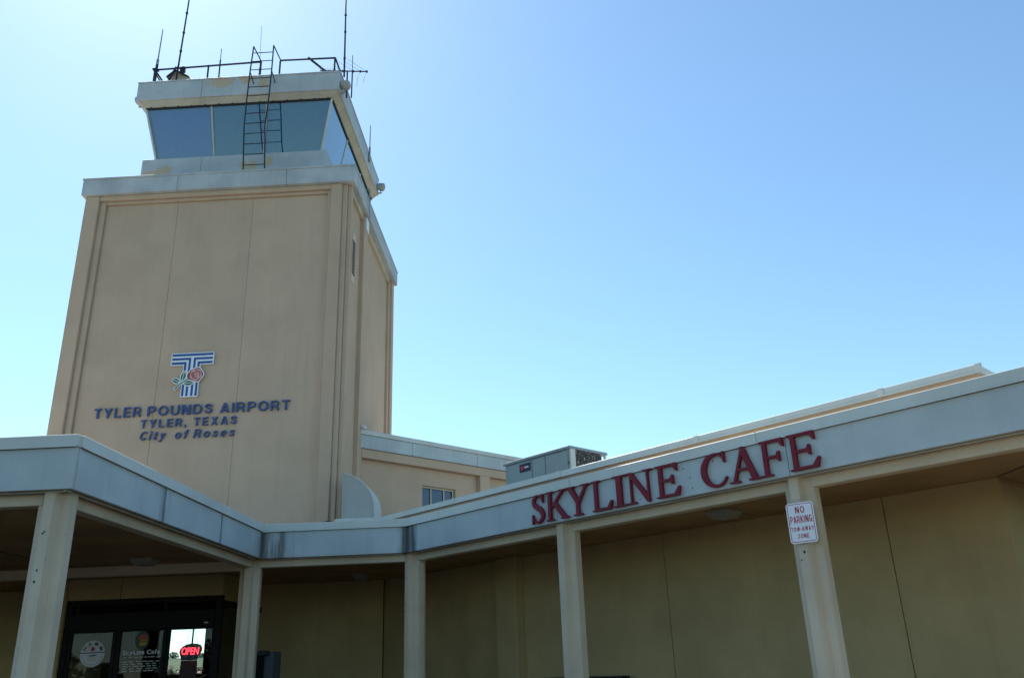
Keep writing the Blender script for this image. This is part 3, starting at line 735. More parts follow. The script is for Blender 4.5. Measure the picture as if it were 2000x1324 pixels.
# ------------------------------------------------------------------ control tower
tower = thing('control_tower', 'square tan airport control tower with slanted glass cab on top', 'tower', (-7.27, 19.9, 3.6))
TM = 'tower_stucco'
XL, XR, YT = -10.43, -4.12, 17.0
box('core', W, XL + 0.17, XR - 0.20, 17.163, 22.55, 3.601, 12.3, TM, tower, 0)
for a, b in ((-9.955, -8.256), (-8.251, -6.471), (-6.466, -4.695)):
    box('wall_panel', W, a, b, 17.15, 17.1625, 3.601, 12.10, TM, tower, 0.004)
ZT = 12.299
box('pilaster', W, XL, -10.10, YT, 17.6, 3.601, ZT, TM, tower, 0.012)
box('pilaster_step', W, -10.099, -9.962, 17.08, 17.1622, 3.601, ZT - 0.12, TM, tower, 0.01)
box('pilaster', W, -4.60, -4.34, YT, 17.1622, 3.601, ZT, TM, tower, 0.012)
box('pilaster_step', W, -4.69, -4.601, 17.08, 17.1622, 3.601, ZT - 0.12, TM, tower, 0.01)
box('pilaster_step', W, -4.339, -4.225, 17.06, 17.1622, 3.601, ZT, TM, tower, 0.01)
box('pilaster_step', W, -4.224, XR, 17.12, 17.22, 3.601, ZT, TM, tower, 0.01)
box('head_band', W, -10.098, -4.602, 17.02, 17.1622, 12.18, ZT, TM, tower, 0.01)
box('head_band', W, -9.96, -4.692, 17.09, 17.1622, 12.102, 12.178, TM, tower, 0.008)
# right side face
box('wall_panel', W, -4.319, -4.225, 17.1625, 18.519, 3.601, 12.15, TM, tower, 0.005)
box('pilaster', W, -4.319, XR, 18.52, 18.95, 3.601, ZT, TM, tower, 0.012)
box('wall_panel', W, -4.319, -4.25, 18.951, 20.60, 3.601, 12.15, TM, tower, 0.005)
box('wall_panel', W, -4.319, -4.25, 20.612, 22.25, 3.601, 12.15, TM, tower, 0.005)
box('pilaster_step', W, -4.319, -4.18, 22.251, 22.42, 3.601, ZT, TM, tower, 0.01)
box('pilaster', W, -4.319, XR, 22.421, 22.72, 3.601, ZT, TM, tower, 0.012)
box('head_band', W, -4.319, -4.15, 17.2205, 18.519, 12.151, ZT, 'cab_soffit', tower, 0.01)
box('head_band', W, -4.319, -4.17, 18.951, 22.25, 12.151, ZT, 'cab_soffit', tower, 0.01)
# louvre vent
lv = box('louvre_vent', W, -4.2245, -4.210, 17.68, 17.98, 10.1, 11.4, 'cream', tower, 0.004)
for k in range(11):
    z = 10.32 + k * 0.082
    box('slot', W, -4.2099, -4.198, 17.71, 17.95, z, z + 0.04, 'black', lv, 0)
box('repair_patch', W, -4.119, -4.085, 18.60, 18.90, 11.95, 12.28, 'white_paint', tower, 0.006)  # lighter repair on the pilaster, modelled as a thin white box
# parapet
for a, b in ((-10.51, -8.237), (-8.231, -5.65), (-5.644, -4.04)):
    box('parapet_panel', W, a, b, 16.92, 17.25, 12.30, 12.70, 'parapet_panel', tower, 0.006)
for a, b in ((17.251, 20.0), (20.006, 22.80)):
    box('parapet_panel', W, -4.36, -4.04, a, b, 12.30, 12.70, 'parapet_panel', tower, 0.006)
    box('parapet_panel', W, -10.51, -10.2, a, b, 12.30, 12.70, 'parapet_panel', tower, 0.006)
box('parapet_panel', W, -10.199, -4.361, 22.5, 22.80, 12.30, 12.70, 'parapet_panel', tower, 0.006)
box('coping', W, -10.525, -4.025, 16.905, 17.27, 12.701, 12.752, 'parapet_panel', tower, 0.008)
box('coping', W, -4.38, -4.025, 17.271, 22.815, 12.701, 12.752, 'parapet_panel', tower, 0.008)
box('coping', W, -10.525, -10.19, 17.271, 22.815, 12.701, 12.752, 'parapet_panel', tower, 0.008)
box('coping', W, -10.189, -4.381, 22.48, 22.815, 12.701, 12.752, 'parapet_panel', tower, 0.008)
box('roof_deck', W, -10.19, -4.37, 17.26, 22.49, 12.301, 12.66, 'roof_membrane', tower, 0)
# cab: curb, ledge, glazing, roof
box('cab_floor', W, -9.2, -5.2, 17.85, 21.9, 13.6495, 13.66, 'black', tower, 0)
box('cab_curb', W, -9.05, -5.35, 17.95, 21.8, 12.661, 13.175, 'cab_soffit', tower, 0)
for a, b in ((-9.52, -8.038), (-8.032, -4.92)):
    box('ledge_panel', W, a, b, 17.6, 18.0, 13.18, 13.648, 'cab_fascia', tower, 0.008)
box('ledge_panel', W, -5.3, -4.92, 18.001, 22.15, 13.18, 13.648, 'cab_fascia', tower, 0.008)
box('ledge_panel', W, -9.52, -9.1, 18.001, 22.15, 13.18, 13.648, 'cab_fascia', tower, 0.008)
box('ledge_panel', W, -9.099, -5.301, 21.7, 22.15, 13.18, 13.648, 'cab_fascia', tower, 0.008)
GB = (-9.24, -5.10, 17.76, 22.0, 13.655); GT = (-9.51, -4.80, 17.42, 22.33, 15.03)
def gl_pt(side, s, t):
    lo = {'f': ((GB[0], GB[2]), (GB[1], GB[2])), 'r': ((GB[1], GB[2]), (GB[1], GB[3])), 'b': ((GB[1], GB[3]), (GB[0], GB[3])), 'l': ((GB[0], GB[3]), (GB[0], GB[2]))}[side]
    hi = {'f': ((GT[0], GT[2]), (GT[1], GT[2])), 'r': ((GT[1], GT[2]), (GT[1], GT[3])), 'b': ((GT[1], GT[3]), (GT[0], GT[3])), 'l': ((GT[0], GT[3]), (GT[0], GT[2]))}[side]
    p = Vector((*[lo[0][i] + (lo[1][i] - lo[0][i]) * s for i in (0, 1)], GB[4])); q = Vector((*[hi[0][i] + (hi[1][i] - hi[0][i]) * s for i in (0, 1)], GT[4]))
    return p + (q - p) * t
for side, cuts in (('f', (0, 0.352, 0.652, 1)), ('r', (0, 0.36, 0.70, 1)), ('b', (0, 0.33, 0.66, 1)), ('l', (0, 0.33, 0.66, 1))):
    n_in = {'f': Vector((0, 1, 0)), 'r': Vector((-1, 0, 0)), 'b': Vector((0, -1, 0)), 'l': Vector((1, 0, 0))}[side]
    for i, (s0, s1) in enumerate(zip(cuts, cuts[1:])):
        e = 0.006
        q = [gl_pt(side, s0 + e, 0), gl_pt(side, s1 - e, 0), gl_pt(side, s1 - e, 1), gl_pt(side, s0 + e, 1)]
        bm = bmesh.new()
        f_ = [bm.verts.new(v) for v in q]; k_ = [bm.verts.new(v + n_in * 0.012) for v in q]
        bm.faces.new(f_); bm.faces.new(k_[::-1])
        for j in range(4): bm.faces.new((f_[j], k_[j], k_[(j + 1) % 4], f_[(j + 1) % 4]))
        g = from_bm('cab_window', bm, 'cab_glass_side' if side != 'f' else 'cab_glass', tower)
        if side == 'f':
            d0, d1 = (0.016, 0.012) if i == 0 else (0.010, 0.010)
            q = [gl_pt(side, s0 + d0, 0.03), gl_pt(side, s1 - d1, 0.02), gl_pt(side, s1 - d1, 0.985), gl_pt(side, s0 + d0, 0.975 if i else 0.985)]
            bm = bmesh.new(); f_ = [bm.verts.new(v + n_in * 0.05) for v in q]; k_ = [bm.verts.new(v + n_in * 0.056) for v in q]
            bm.faces.new(f_); bm.faces.new(k_[::-1])
            for j in range(4): bm.faces.new((f_[j], k_[j], k_[(j + 1) % 4], f_[(j + 1) % 4]))
            from_bm('window_shade', bm, 'shade_teal' if i else 'shade_blue', g)
    for s in cuts[1:-1]:
        tube('mullion', [gl_pt(side, s, 0) - n_in * 0.004, gl_pt(side, s, 1) - n_in * 0.004], 0.022, 'mullion', tower, 4)
    tube('corner_post', [gl_pt(side, 0, 0), gl_pt(side, 0, 1)], 0.03, 'mullion', tower, 6)
    tube('head_seal', [gl_pt(side, 0, 0.985) - n_in * 0.02, gl_pt(side, 1, 0.985) - n_in * 0.02], 0.018, 'steel_black', tower, 5)
    tube('sill_seal', [gl_pt(side, 0, 0.0), gl_pt(side, 1, 0.0)], 0.018, 'mullion', tower, 5)
RX0, RX1, RY0, RY1 = -9.74, -4.60, 17.29, 22.45
bm = bmesh.new()
o_ = [bm.verts.new(v) for v in ((RX0 + .03, RY0 + .03, 15.2), (RX1 - .03, RY0 + .03, 15.2), (RX1 - .03, RY1 - .03, 15.2), (RX0 + .03, RY1 - .03, 15.2))]
i_ = [bm.verts.new(v) for v in ((GT[0] - .03, GT[2] - .03, 15.035), (GT[1] + .03, GT[2] - .03, 15.035), (GT[1] + .03, GT[3] + .03, 15.035), (GT[0] - .03, GT[3] + .03, 15.035))]
for k in range(4): bm.faces.new((o_[k], o_[(k + 1) % 4], i_[(k + 1) % 4], i_[k]))
bm.faces.new(i_); bm.faces.new(o_[::-1])
from_bm('cab_eave', bm, 'cab_soffit', tower)
for a, b in ((RX0, -8.093), (-8.087, RX1)):
    box('roof_fascia', W, a, b, RY0, RY0 + 0.3, 15.201, 15.72, 'cab_fascia', tower, 0.008)
for a, b in ((RY0 + 0.301, 19.8), (19.806, RY1)):
    box('roof_fascia', W, RX1 - 0.3, RX1, a, b, 15.201, 15.72, 'cab_fascia', tower, 0.008)
    box('roof_fascia', W, RX0, RX0 + 0.3, a, b, 15.201, 15.72, 'cab_fascia', tower, 0.008)
box('roof_fascia', W, RX0 + 0.301, RX1 - 0.301, RY1 - 0.3, RY1, 15.201, 15.72, 'cab_fascia', tower, 0.008)
box('roof_edge', W, RX0 - 0.012, RX1 + 0.012, RY0 - 0.012, RY1 + 0.012, 15.7205, 15.76, 'cab_fascia', tower, 0.006)
for k in range(14):
    a = RX0 + 0.35 + k * 0.345
    box('eave_clip', W, a, a + 0.03, 17.375, 17.395, 15.02, 15.038, 'steel_black', tower, 0)
tube('conduit', [(-4.0, 18.45, 12.76), (-3.99, 18.46, 12.95), (-4.03, 18.48, 13.02), (-4.1, 18.5, 13.0)], 0.018, 'galv', tower, 8)
tube('conduit', [(-4.0, 18.45, 12.76), (-4.0, 18.47, 12.35), (-4.02, 18.6, 12.25)], 0.012, 'galv', tower, 6)

# tower lettering
ts = thing('tower_lettering', 'raised blue letters TYLER POUNDS AIRPORT, TYLER, TEXAS, City of Roses on tower', 'sign', (-7.4, 17.13, 6.3))
for a, b, s in ((-9.525, -8.50, "TYLER"), (-8.365, -6.955, "POUNDS"), (-6.795, -5.29, "AIRPORT")):
    sans_row(W, s, a, b, 6.875, 0.215, 17.10, 17.13, 'letter_blue', ts, gap=0.19)
for a, b, s in ((-8.48, -7.49, "TYLER,"), (-7.335, -6.41, "TEXAS")):
    sans_row(W, s, a, b, 6.615, 0.178, 17.10, 17.13, 'letter_blue', ts, gap=0.26)
for a, b, s in ((-8.475, -7.93, "City"), (-7.72, -7.46, "of"), (-7.32, -6.45, "Roses")):
    sans_row(W, s, a, b, 6.352, 0.185, 17.10, 17.13, 'letter_blue', ts, gap=0.28, shear=0.2)

# tower emblem: striped T with a rose
em = thing('tower_emblem', 'white and blue striped letter T emblem with red rose on tower', 'emblem', (-7.5, 17.13, 7.25))
b0 = 17.10
x0, x1, sx0, sx1 = -7.972, -7.03, -7.69, -7.31
prism('backing', W, [[(x0, 7.985), (sx0, 7.985), (sx0, 7.258), (sx1, 7.258), (sx1, 7.985), (x1, 7.985), (x1, 8.27), (x0, 8.27)]], b0, b0 + 0.04, 'white_paint', em)
c = -7.50
st = [[(x0 + .022, 8.197), (x1 - .022, 8.197), (x1 - .022, 8.248), (x0 + .022, 8.248)]]
for sg in (-1, 1):
    def mx(p): return [(c + sg * (a - c), z) for a, z in p] if sg < 0 else p
    def rt(d): return c + d
    st.append(mx([(rt(.03), 7.28), (rt(.078), 7.28), (rt(.078), 8.105), (x1 - .022 if sg > 0 else c + (c - x0) - .022, 8.105), (x1 - .022 if sg > 0 else c + (c - x0) - .022, 8.155), (rt(.03), 8.155)]))
    st.append(mx([(rt(.122), 7.28), (rt(.17), 7.28), (rt(.17), 8.007), (x1 - .022 if sg > 0 else c + (c - x0) - .022, 8.007), (x1 - .022 if sg > 0 else c + (c - x0) - .022, 8.06), (rt(.122), 8.06)]))
for s_ in st: prism('stripe', W, [s_], b0 - 0.004, b0 - 0.0005, 'logo_blue', em)
def wob(ca, cz, r, k, amp, n=30, ph=0.0): return [(ca + (r + amp * math.cos(k * t + ph)) * math.cos(t), cz + (r + amp * math.cos(k * t + ph)) * math.sin(t)) for t in [2 * math.pi * i / n for i in range(n)]]
rc, rz = -7.385, 7.755
prism('rose_backing', W, [wob(rc, rz, 0.175, 5, 0.012), ellipse(-7.50, 7.74, 0.10, 0.11, 16)], b0 - 0.010, b0 - 0.005, 'white_paint', em)
prism('rose_petals', W, [wob(rc, rz, 0.152, 5, 0.012), ellipse(-7.515, 7.735, 0.06, 0.085, 14)], b0 - 0.013, b0 - 0.0105, 'rose_red', em)
prism('rose_petals', W, [wob(rc, rz, 0.128, 5, 0.010, ph=1.0)], b0 - 0.0155, b0 - 0.0138, 'rose_pink', em)
def arc(r, t0, t1, w, off=(0, 0)): return ribbon([(rc + off[0] + r * math.cos(R(t)), rz + off[1] + r * math.sin(R(t))) for t in [t0 + (t1 - t0) * i / 10 for i in range(11)]], w)
prism('petal_line', W, [arc(0.09, -30, 110, 0.026), arc(0.085, 130, 300, 0.026), arc(0.052, 40, 250, 0.018), arc(0.03, 200, 420, 0.014)], b0 - 0.0185, b0 - 0.016, 'rose_red', em)
def leaf(a, z, L, wd, ang):
    o = []
    for t in [i / 7 for i in range(8)]: o.append((t * L, wd * math.sin(math.pi * t) ** 0.8))
    for t in [i / 7 for i in range(6, 0, -1)]: o.append((t * L, -wd * math.sin(math.pi * t) ** 0.8))
    ca, sa = math.cos(R(ang)), math.sin(R(ang))
    return [(a + x * ca - y * sa, z + x * sa + y * ca) for x, y in o]
for a, z, L, wd, an in ((-7.69, 7.60, 0.27, 0.075, 78), (-7.71, 7.585, 0.22, 0.07, 155), (-7.66, 7.56, 0.26, 0.075, 5)):
    prism('leaf_backing', W, [leaf(a, z, L, wd, an)], b0 - 0.0075, b0 - 0.0048, 'white_paint', em)
    lf = prism('leaf', W, [leaf(a + 0.02 * math.cos(R(an)), z + 0.02 * math.sin(R(an)), L * 0.84, wd * 0.68, an)], b0 - 0.0105, b0 - 0.0082, 'leaf_green', em)
    prism('leaf_vein', W, [ribbon([(a, z), (a + L * 0.85 * math.cos(R(an)), z + L * 0.85 * math.sin(R(an)))], 0.014)], b0 - 0.0125, b0 - 0.0108, 'white_paint', em)
prism('stem_backing', W, [ribbon([(-7.83, 7.43), (-7.70, 7.57), (-7.52, 7.68)], 0.06)], b0 - 0.0082, b0 - 0.0045, 'white_paint', em)
prism('stem', W, [ribbon([(-7.82, 7.44), (-7.70, 7.57), (-7.52, 7.68)], 0.022)], b0 - 0.0142, b0 - 0.0128, 'leaf_green', em)

# ------------------------------------------------------------------ things on the tower roof
YRL = 17.55
rail = thing('guard_rail', 'thin dark pipe guard rail around the cab roof edge', 'railing', (-7.2, YRL, 15.76))
ZR = 16.36
tube('top_rail', [(-9.5, YRL, ZR - .03), (-6.72, YRL, ZR + .03)], 0.024, 'steel_dark', rail)
tube('top_rail', [(-6.22, YRL, ZR + .04), (-4.80, YRL, ZR + .02)], 0.024, 'steel_dark', rail)
for x in (-9.5, -8.1, -6.73, -6.23, -4.81): tube('post', [(x, YRL, 15.76), (x, YRL, ZR + .02)], 0.024, 'steel_dark', rail)
tube('top_rail', [(-9.5, YRL, ZR - .03), (-9.5, 22.2, ZR - .03)], 0.024, 'steel_dark', rail)
tube('top_rail', [(-4.80, YRL, ZR + .02), (-4.80, 22.2, ZR)], 0.024, 'steel_dark', rail)
for y in (19.2, 20.8, 22.2):
    for x in (-9.5, -4.80): tube('post', [(x, y, 15.76), (x, y, ZR)], 0.024, 'steel_dark', rail)
tube('brace', [(-9.46, YRL, 16.2), (-9.22, YRL + .05, 15.77)], 0.018, 'steel_dark', rail)

lad = thing('roof_ladder', 'dark steel rung ladder climbing over the cab windows to the roof', 'ladder', (-6.6, 17.4, 12.76))
LY = 16.98
Lp = [(-6.722, LY + .02, 12.755), (-6.795, LY, 14.03), (-6.786, LY, 14.88), (-6.77, LY, 15.65), (-6.735, LY, 16.40)]
Rp = [(-6.21, LY + .02, 12.755), (-6.283, LY, 14.03), (-6.24, LY, 14.88), (-6.228, LY, 15.65), (-6.227, LY, 16.40)]
tube('stile', Lp, 0.017, 'steel_dark', lad, 6); tube('stile', Rp, 0.017, 'steel_dark', lad, 6)
def along(P, z):
    for p, q in zip(P, P[1:]):
        if p[2] <= z <= q[2]:
            t = (z - p[2]) / (q[2] - p[2]); return tuple(p[i] + (q[i] - p[i]) * t for i in range(3))
    return P[-1]
z = 12.93
while z < 16.42:
    tube('rung', [along(Lp, z), along(Rp, z)], 0.011, 'steel_dark', lad, 6); z += 0.292 if z < 14.2 else 0.258
tube('grab_bar', [Lp[-1], (-6.72, YRL, ZR + .03)], 0.017, 'steel_dark', lad, 6)
tube('grab_bar', [Rp[-1], (-6.22, YRL, ZR + .04)], 0.017, 'steel_dark', lad, 6)
tube('bracket', [along(Lp, 15.64), (-6.77, 17.288, 15.50)], 0.013, 'steel_dark', lad, 6)
tube('bracket', [along(Rp, 15.64), (-6.23, 17.288, 15.50)], 0.013, 'steel_dark', lad, 6)

a1 = thing('whip_antenna', 'short grey whip antenna clamped at the left end of roof rail', 'antenna', (-9.45, 17.5, 15.76))
tube('mount_pole', [(-9.44, 17.49, 15.76), (-9.43, 17.49, 16.45)], 0.035, 'steel_black', a1)
tube('whip', [(-9.43, 17.49, 16.40), (-9.41, 17.49, 17.58)], 0.022, 'galv', a1, 8, 0.012)
tube('base_loading', [(-9.432, 17.49, 16.42), (-9.428, 17.49, 16.60)], 0.035, 'galv', a1)
box('clamp', W, -9.53, -9.40, 17.46, 17.58, 16.28, 16.33, 'steel_black', a1, 0.004)
def mast(label, x, y, z0, z1, dx, r, bands):
    o = thing('mast_antenna', label, 'antenna', (x, y, z0), 'tall roof masts')
    tube('mast', [(x, y, z0), (x + dx, y, z1)], r, 'steel_dark', o, 8, r * 0.7)
    for zb in bands:
        t = (zb - z0) / (z1 - z0)
        tube('band', [(x + dx * t, y, zb - .02), (x + dx * t, y, zb + .02)], r * 1.4, 'steel_dark', o, 8)
    return o
mA = mast('tall banded mast rising above the left half of roof rail', -8.95, 17.62, 15.77, 19.6, 0.10, 0.025, (16.42, 16.95, 17.55, 18.2))
box('control_box', W, -8.86, -8.74, 17.57, 17.66, 16.26, 16.42, 'steel_dark', mA, 0.006)
mast('tall banded mast at the right front corner of the cab roof', -4.55, 17.55, 15.77, 19.6, -0.06, 0.024, (15.95, 16.35, 17.2, 17.75))
a3 = thing('whip_antenna', 'short thin antenna standing mid-way along the roof rail', 'antenna', (-7.79, 17.55, 15.76))
tube('mount_pole', [(-7.785, 17.52, 15.76), (-7.792, 17.52, 16.50)], 0.02, 'steel_dark', a3)
tube('whip', [(-7.792, 17.52, 16.48), (-7.796, 17.52, 16.86)], 0.009, 'steel_dark', a3, 6)
a4 = thing('whip_antenna', 'hair-thin wire antenna rising behind the ladder top', 'antenna', (-6.77, 17.7, 15.76))
tube('mount_pole', [(-6.82, 17.72, 15.76), (-6.82, 17.72, 16.35)], 0.018, 'galv', a4, 6)
tube('whip', [(-6.82, 17.72, 16.3), (-6.87, 17.72, 17.7)], 0.006, 'galv', a4, 5)
a6 = thing('whip_antenna', 'grey whip antenna on the right side of the cab roof', 'antenna', (-4.58, 20.9, 15.7))
tube('whip', [(-4.57, 20.9, 15.76), (-4.57, 20.9, 16.66)], 0.02, 'galv', a6, 8, 0.014)
tube('mount_pole', [(-4.57, 20.9, 15.4), (-4.57, 20.9, 15.9)], 0.03, 'galv', a6)
yg = thing('tv_antenna', 'aluminium aerial with long boom and thin elements at roof corner', 'antenna', (-4.45, 17.7, 15.76))
tube('boom', [(-5.2, 17.65, 16.09), (-3.97, 17.65, 15.97)], 0.016, 'steel_dark', yg, 6)
tube('mast', [(-4.49, 17.65, 15.2), (-4.50, 17.65, 16.03)], 0.022, 'steel_dark', yg)
tube('rod', [(-4.37, 17.66, 15.2), (-4.37, 17.66, 15.98)], 0.018, 'steel_dark', yg, 6)
tube('rod', [(-4.37, 17.66, 15.98), (-4.38, 17.66, 16.52)], 0.009, 'steel_dark', yg, 6)
for x, z, L in ((-3.99, 15.972, 0.95), (-4.16, 15.99, 0.85), (-4.34, 16.005, 0.75), (-4.62, 16.03, 0.5)):
    tube('element', [(x, 17.65, z), (x - 0.62 * L, 17.65 + 0.3 * L, z + 0.70 * L)], 0.005, 'galv', yg, 5)
    tube('insulator', [(x, 17.65, z - .025), (x, 17.65, z + .025)], 0.024, 'steel_dark', yg, 6)
for x, z, L in ((-3.99, 15.96, 0.32), (-4.16, 15.98, 0.45)):
    tube('element', [(x, 17.65, z), (x - 0.07, 17.65, z - 0.2), (x - 0.08, 17.65, z - L)], 0.005, 'galv', yg, 5)
for k in range(9):
    x = -5.18 + k * 0.065
    tube('element', [(x, 17.65, 16.085 - k * .0065), (x - .02, 17.6, 16.13 - k * .0065)], 0.005, 'steel_dark', yg, 5)
hut = thing('roof_hatch', 'small tan gabled hatch box standing on the left of cab roof', 'hatch', (-8.95, 18.0, 15.76))
prism('box', W, [[(-9.22, 15.765), (-8.70, 15.765), (-8.70, 16.20), (-9.05, 16.42), (-9.22, 16.24)]], 17.75, 18.4, 'cream', hut)
prism('lid', W, [[(-9.25, 16.22), (-9.05, 16.425), (-8.67, 16.19), (-8.67, 16.21), (-9.05, 16.45), (-9.27, 16.235)]], 17.7, 18.45, 'steel_dark', hut)
tube('brace', [(-9.26, 17.66, 15.77), (-9.02, 17.68, 16.50)], 0.024, 'steel_dark', hut, 6)
pp = tube('loose_pipe', [(-5.52, 17.58, 16.47), (-4.87, 18.0, 16.05), (-4.6, 18.2, 15.85)], 0.03, 'steel_dark')
tag(pp, 'dark pipe leaning across the right end of roof rail', 'pipe')
def flood(label, x, y, z, dx, dy):
    o = thing('flood_light', label, 'light', (x, y, z), 'round lamps at the cab roof corners')
    d = Vector((dx, dy, -0.15)).normalized(); p = Vector((x, y, z))
    bm = bmesh.new(); prof = [(0.0, 0.05), (0.03, 0.10), (0.12, 0.125), (0.20, 0.125), (0.23, 0.10), (0.25, 0.04)]
    xx = d.cross(Vector((0, 0, 1))).normalized(); yy = d.cross(xx); rings = []
    for s, r in prof: rings.append([bm.verts.new(p + d * s + (xx * math.cos(t) + yy * math.sin(t)) * r) for t in [i * math.pi / 7 for i in range(14)]])
    for a, b in zip(rings, rings[1:]):
        for k in range(14): bm.faces.new((a[k], a[(k + 1) % 14], b[(k + 1) % 14], b[k]))
    bm.faces.new(rings[0][::-1]); bm.faces.new(rings[-1])
    from_bm('lamp_body', bm, 'hood_metal', o, smooth=True)
    tube('knuckle', [p + d * 0.1 + Vector((0, 0, -0.10)), p + d * 0.14 + Vector((0, 0, -0.20)), p + d * 0.02 + Vector((0, 0, -0.24))], 0.03, 'hood_metal', o, 8)
flood('round flood lamp at the right front corner of cab roof', -4.60, 17.45, 15.42, 1.0, -0.25)
flood('round flood lamp at the far right corner of cab roof', -4.60, 22.2, 15.38, 1.0, 0.1)
flood('small lamp peeking out at the left front corner of cab roof', -9.64, 17.5, 15.42, -1.0, 0.4)

# ------------------------------------------------------------------ rear wing beyond the tower
WG = Fr((-4.12, 18.98), (S2, S2))
wing = thing('rear_wing', 'two-storey tan rear wing with grey fascia and small window beside tower', 'building', (-2, 21, 3.6))
for a, b in ((-0.12, 1.36), (1.366, 3.40), (3.406, 5.6), (5.606, 9.0)):
    box('fascia_panel', WG, a, b, -0.10, -0.06, 6.425, 6.735, 'fascia', wing, 0.004)
for a, b in ((-0.14, 3.0), (3.005, 6.0), (6.005, 9.0)):
    box('cap_flashing', WG, a, b, -0.125, 0.3, 6.741, 6.845, 'cap_metal', wing, 0.005)
box('beam', WG, -0.05, 9.0, -0.06, 0.2, 6.21, 6.42, 'tower_stucco', wing, 0.006)
box('backing', WG, 0.05, 9.0, -0.055, 0.25, 6.421, 6.74, 'steel_black', wing, 0)
w0, w1, z0, z1 = 1.80, 2.83, 4.65, 5.80
for nm, a, b, zz0, zz1 in (('wall', 0.02, w0, 3.6, 6.209), ('wall', w1, 9.0, 3.6, 6.209), ('wall', w0 + .001, w1 - .001, z1, 6.209), ('wall', w0 + .001, w1 - .001, 3.6, z0)):
    box(nm, WG, a, b, 0.10, 0.3, zz0, zz1, 'tower_stucco', wing, 0)
box('pilaster', WG, 3.52, 3.86, -0.058, 0.099, 3.6, 6.208, 'tower_stucco', wing, 0.008)
box('pilaster', WG, 6.9, 7.24, -0.058, 0.099, 3.6, 6.208, 'tower_stucco', wing, 0.008)
wd = box('window', WG, w0 + .002, w1 - .002, 0.20, 0.206, z0 + .002, z1 - .002, 'window_glass', wing, 0)
for a in (w0 + .004, w0 + 0.30, w0 + 0.70, w1 - 0.044): box('frame', WG, a, a + 0.035, 0.17, 0.195, z0 + .004, z1 - .004, 'cream', wd, 0.002)
box('frame', WG, w0 + .004, w1 - .004, 0.165, 0.169, z1 - 0.045, z1 - 0.006, 'cream', wd, 0)
for k in range(18):
    zz = z0 + 0.02 + k * 0.062
    box('blind_slat', WG, w0 + .04, w1 - .05, 0.235, 0.26, zz, zz + 0.05, 'blind', wd, 0)
pa = WG.p(0.1, 0.3, 0); pb = WG.p(9, 0.3, 0); pc = WG.p(9, 6, 0); pd_ = WG.p(3, 6, 0)
slab('roof_deck', [(pa.x, pa.y), (pb.x, pb.y), (pc.x, pc.y), (pd_.x, pd_.y)], 6.5, 6.7, 'roof_membrane', wing)
sc_ = thing('security_camera', 'tiny white camera on the rear wing roof edge against tower', 'camera', (-4.0, 18.8, 6.85))
prism('body', W, [[(-4.07, 6.84), (-4.0, 6.84), (-3.985, 6.885), (-4.02, 6.93), (-4.07, 6.92)]], 18.70, 18.79, 'white_paint', sc_)
tube('bracket', [(-4.11, 18.75, 6.86), (-4.03, 18.75, 6.84)], 0.015, 'galv', sc_, 6)

# rounded sheet-metal hood on the roof beside the tower
hd = thing('vent_hood', 'quarter-round grey metal hood standing on low roof beside tower base', 'hood', (-3.6, 16.4, 4.15))
cyl = bez([(-3.91, 5.30), (-3.66, 5.20), (-3.42, 4.98), (-3.31, 4.72), (-3.285, 4.36)], 6)
prism('side_plate', W, [[(-3.93, 4.152)] + [(-3.93, 5.30)] + cyl + [(-3.285, 4.152)]], 16.40, 16.42, 'hood_metal', hd)
bm = bmesh.new()
fr_ = [bm.verts.new((a + 0.012, 16.39, z)) for a, z in cyl + [(-3.285, 4.152)]]; bk_ = [bm.verts.new((a + 0.012, 17.1, z)) for a, z in cyl + [(-3.285, 4.152)]]
fr2 = [bm.verts.new((a - 0.004, 16.39, z - 0.01)) for a, z in cyl + [(-3.285, 4.162)]]; bk2 = [bm.verts.new((a - 0.004, 17.1, z - 0.01)) for a, z in cyl + [(-3.285, 4.162)]]
for k in range(len(fr_) - 1):
    bm.faces.new((fr_[k], fr_[k + 1], bk_[k + 1], bk_[k])); bm.faces.new((fr2[k], bk2[k], bk2[k + 1], fr2[k + 1]))
    bm.faces.new((fr_[k], fr2[k], fr2[k + 1], fr_[k + 1]))
from_bm('curved_cover', bm, 'cap_metal', hd, smooth=False)
pile = bmesh.new()
for x, y, z, r in ((-4.16, 15.7, 3.68, 0.09), (-4.06, 15.72, 3.74, 0.08), (-3.98, 15.68, 3.76, 0.07), (-4.23, 15.66, 3.65, 0.06), (-4.0, 15.6, 3.66, 0.08)):
    pts = [(x - r, y, z), (x - r * .3, y - r * .5, z + r * .6), (x + r * .5, y, z + r * .4), (x + r, y + r * .4, z - r * .2)]
    bm_tube(pile, bez(pts, 4), r * 0.55, 7)
tag(from_bm('cable_bundle', pile, 'rubber', None, True), 'dark bundle lying on canopy roof at the tower foot', 'bundle')
bpy.data.objects['cable_bundle'].location.z += 0.42

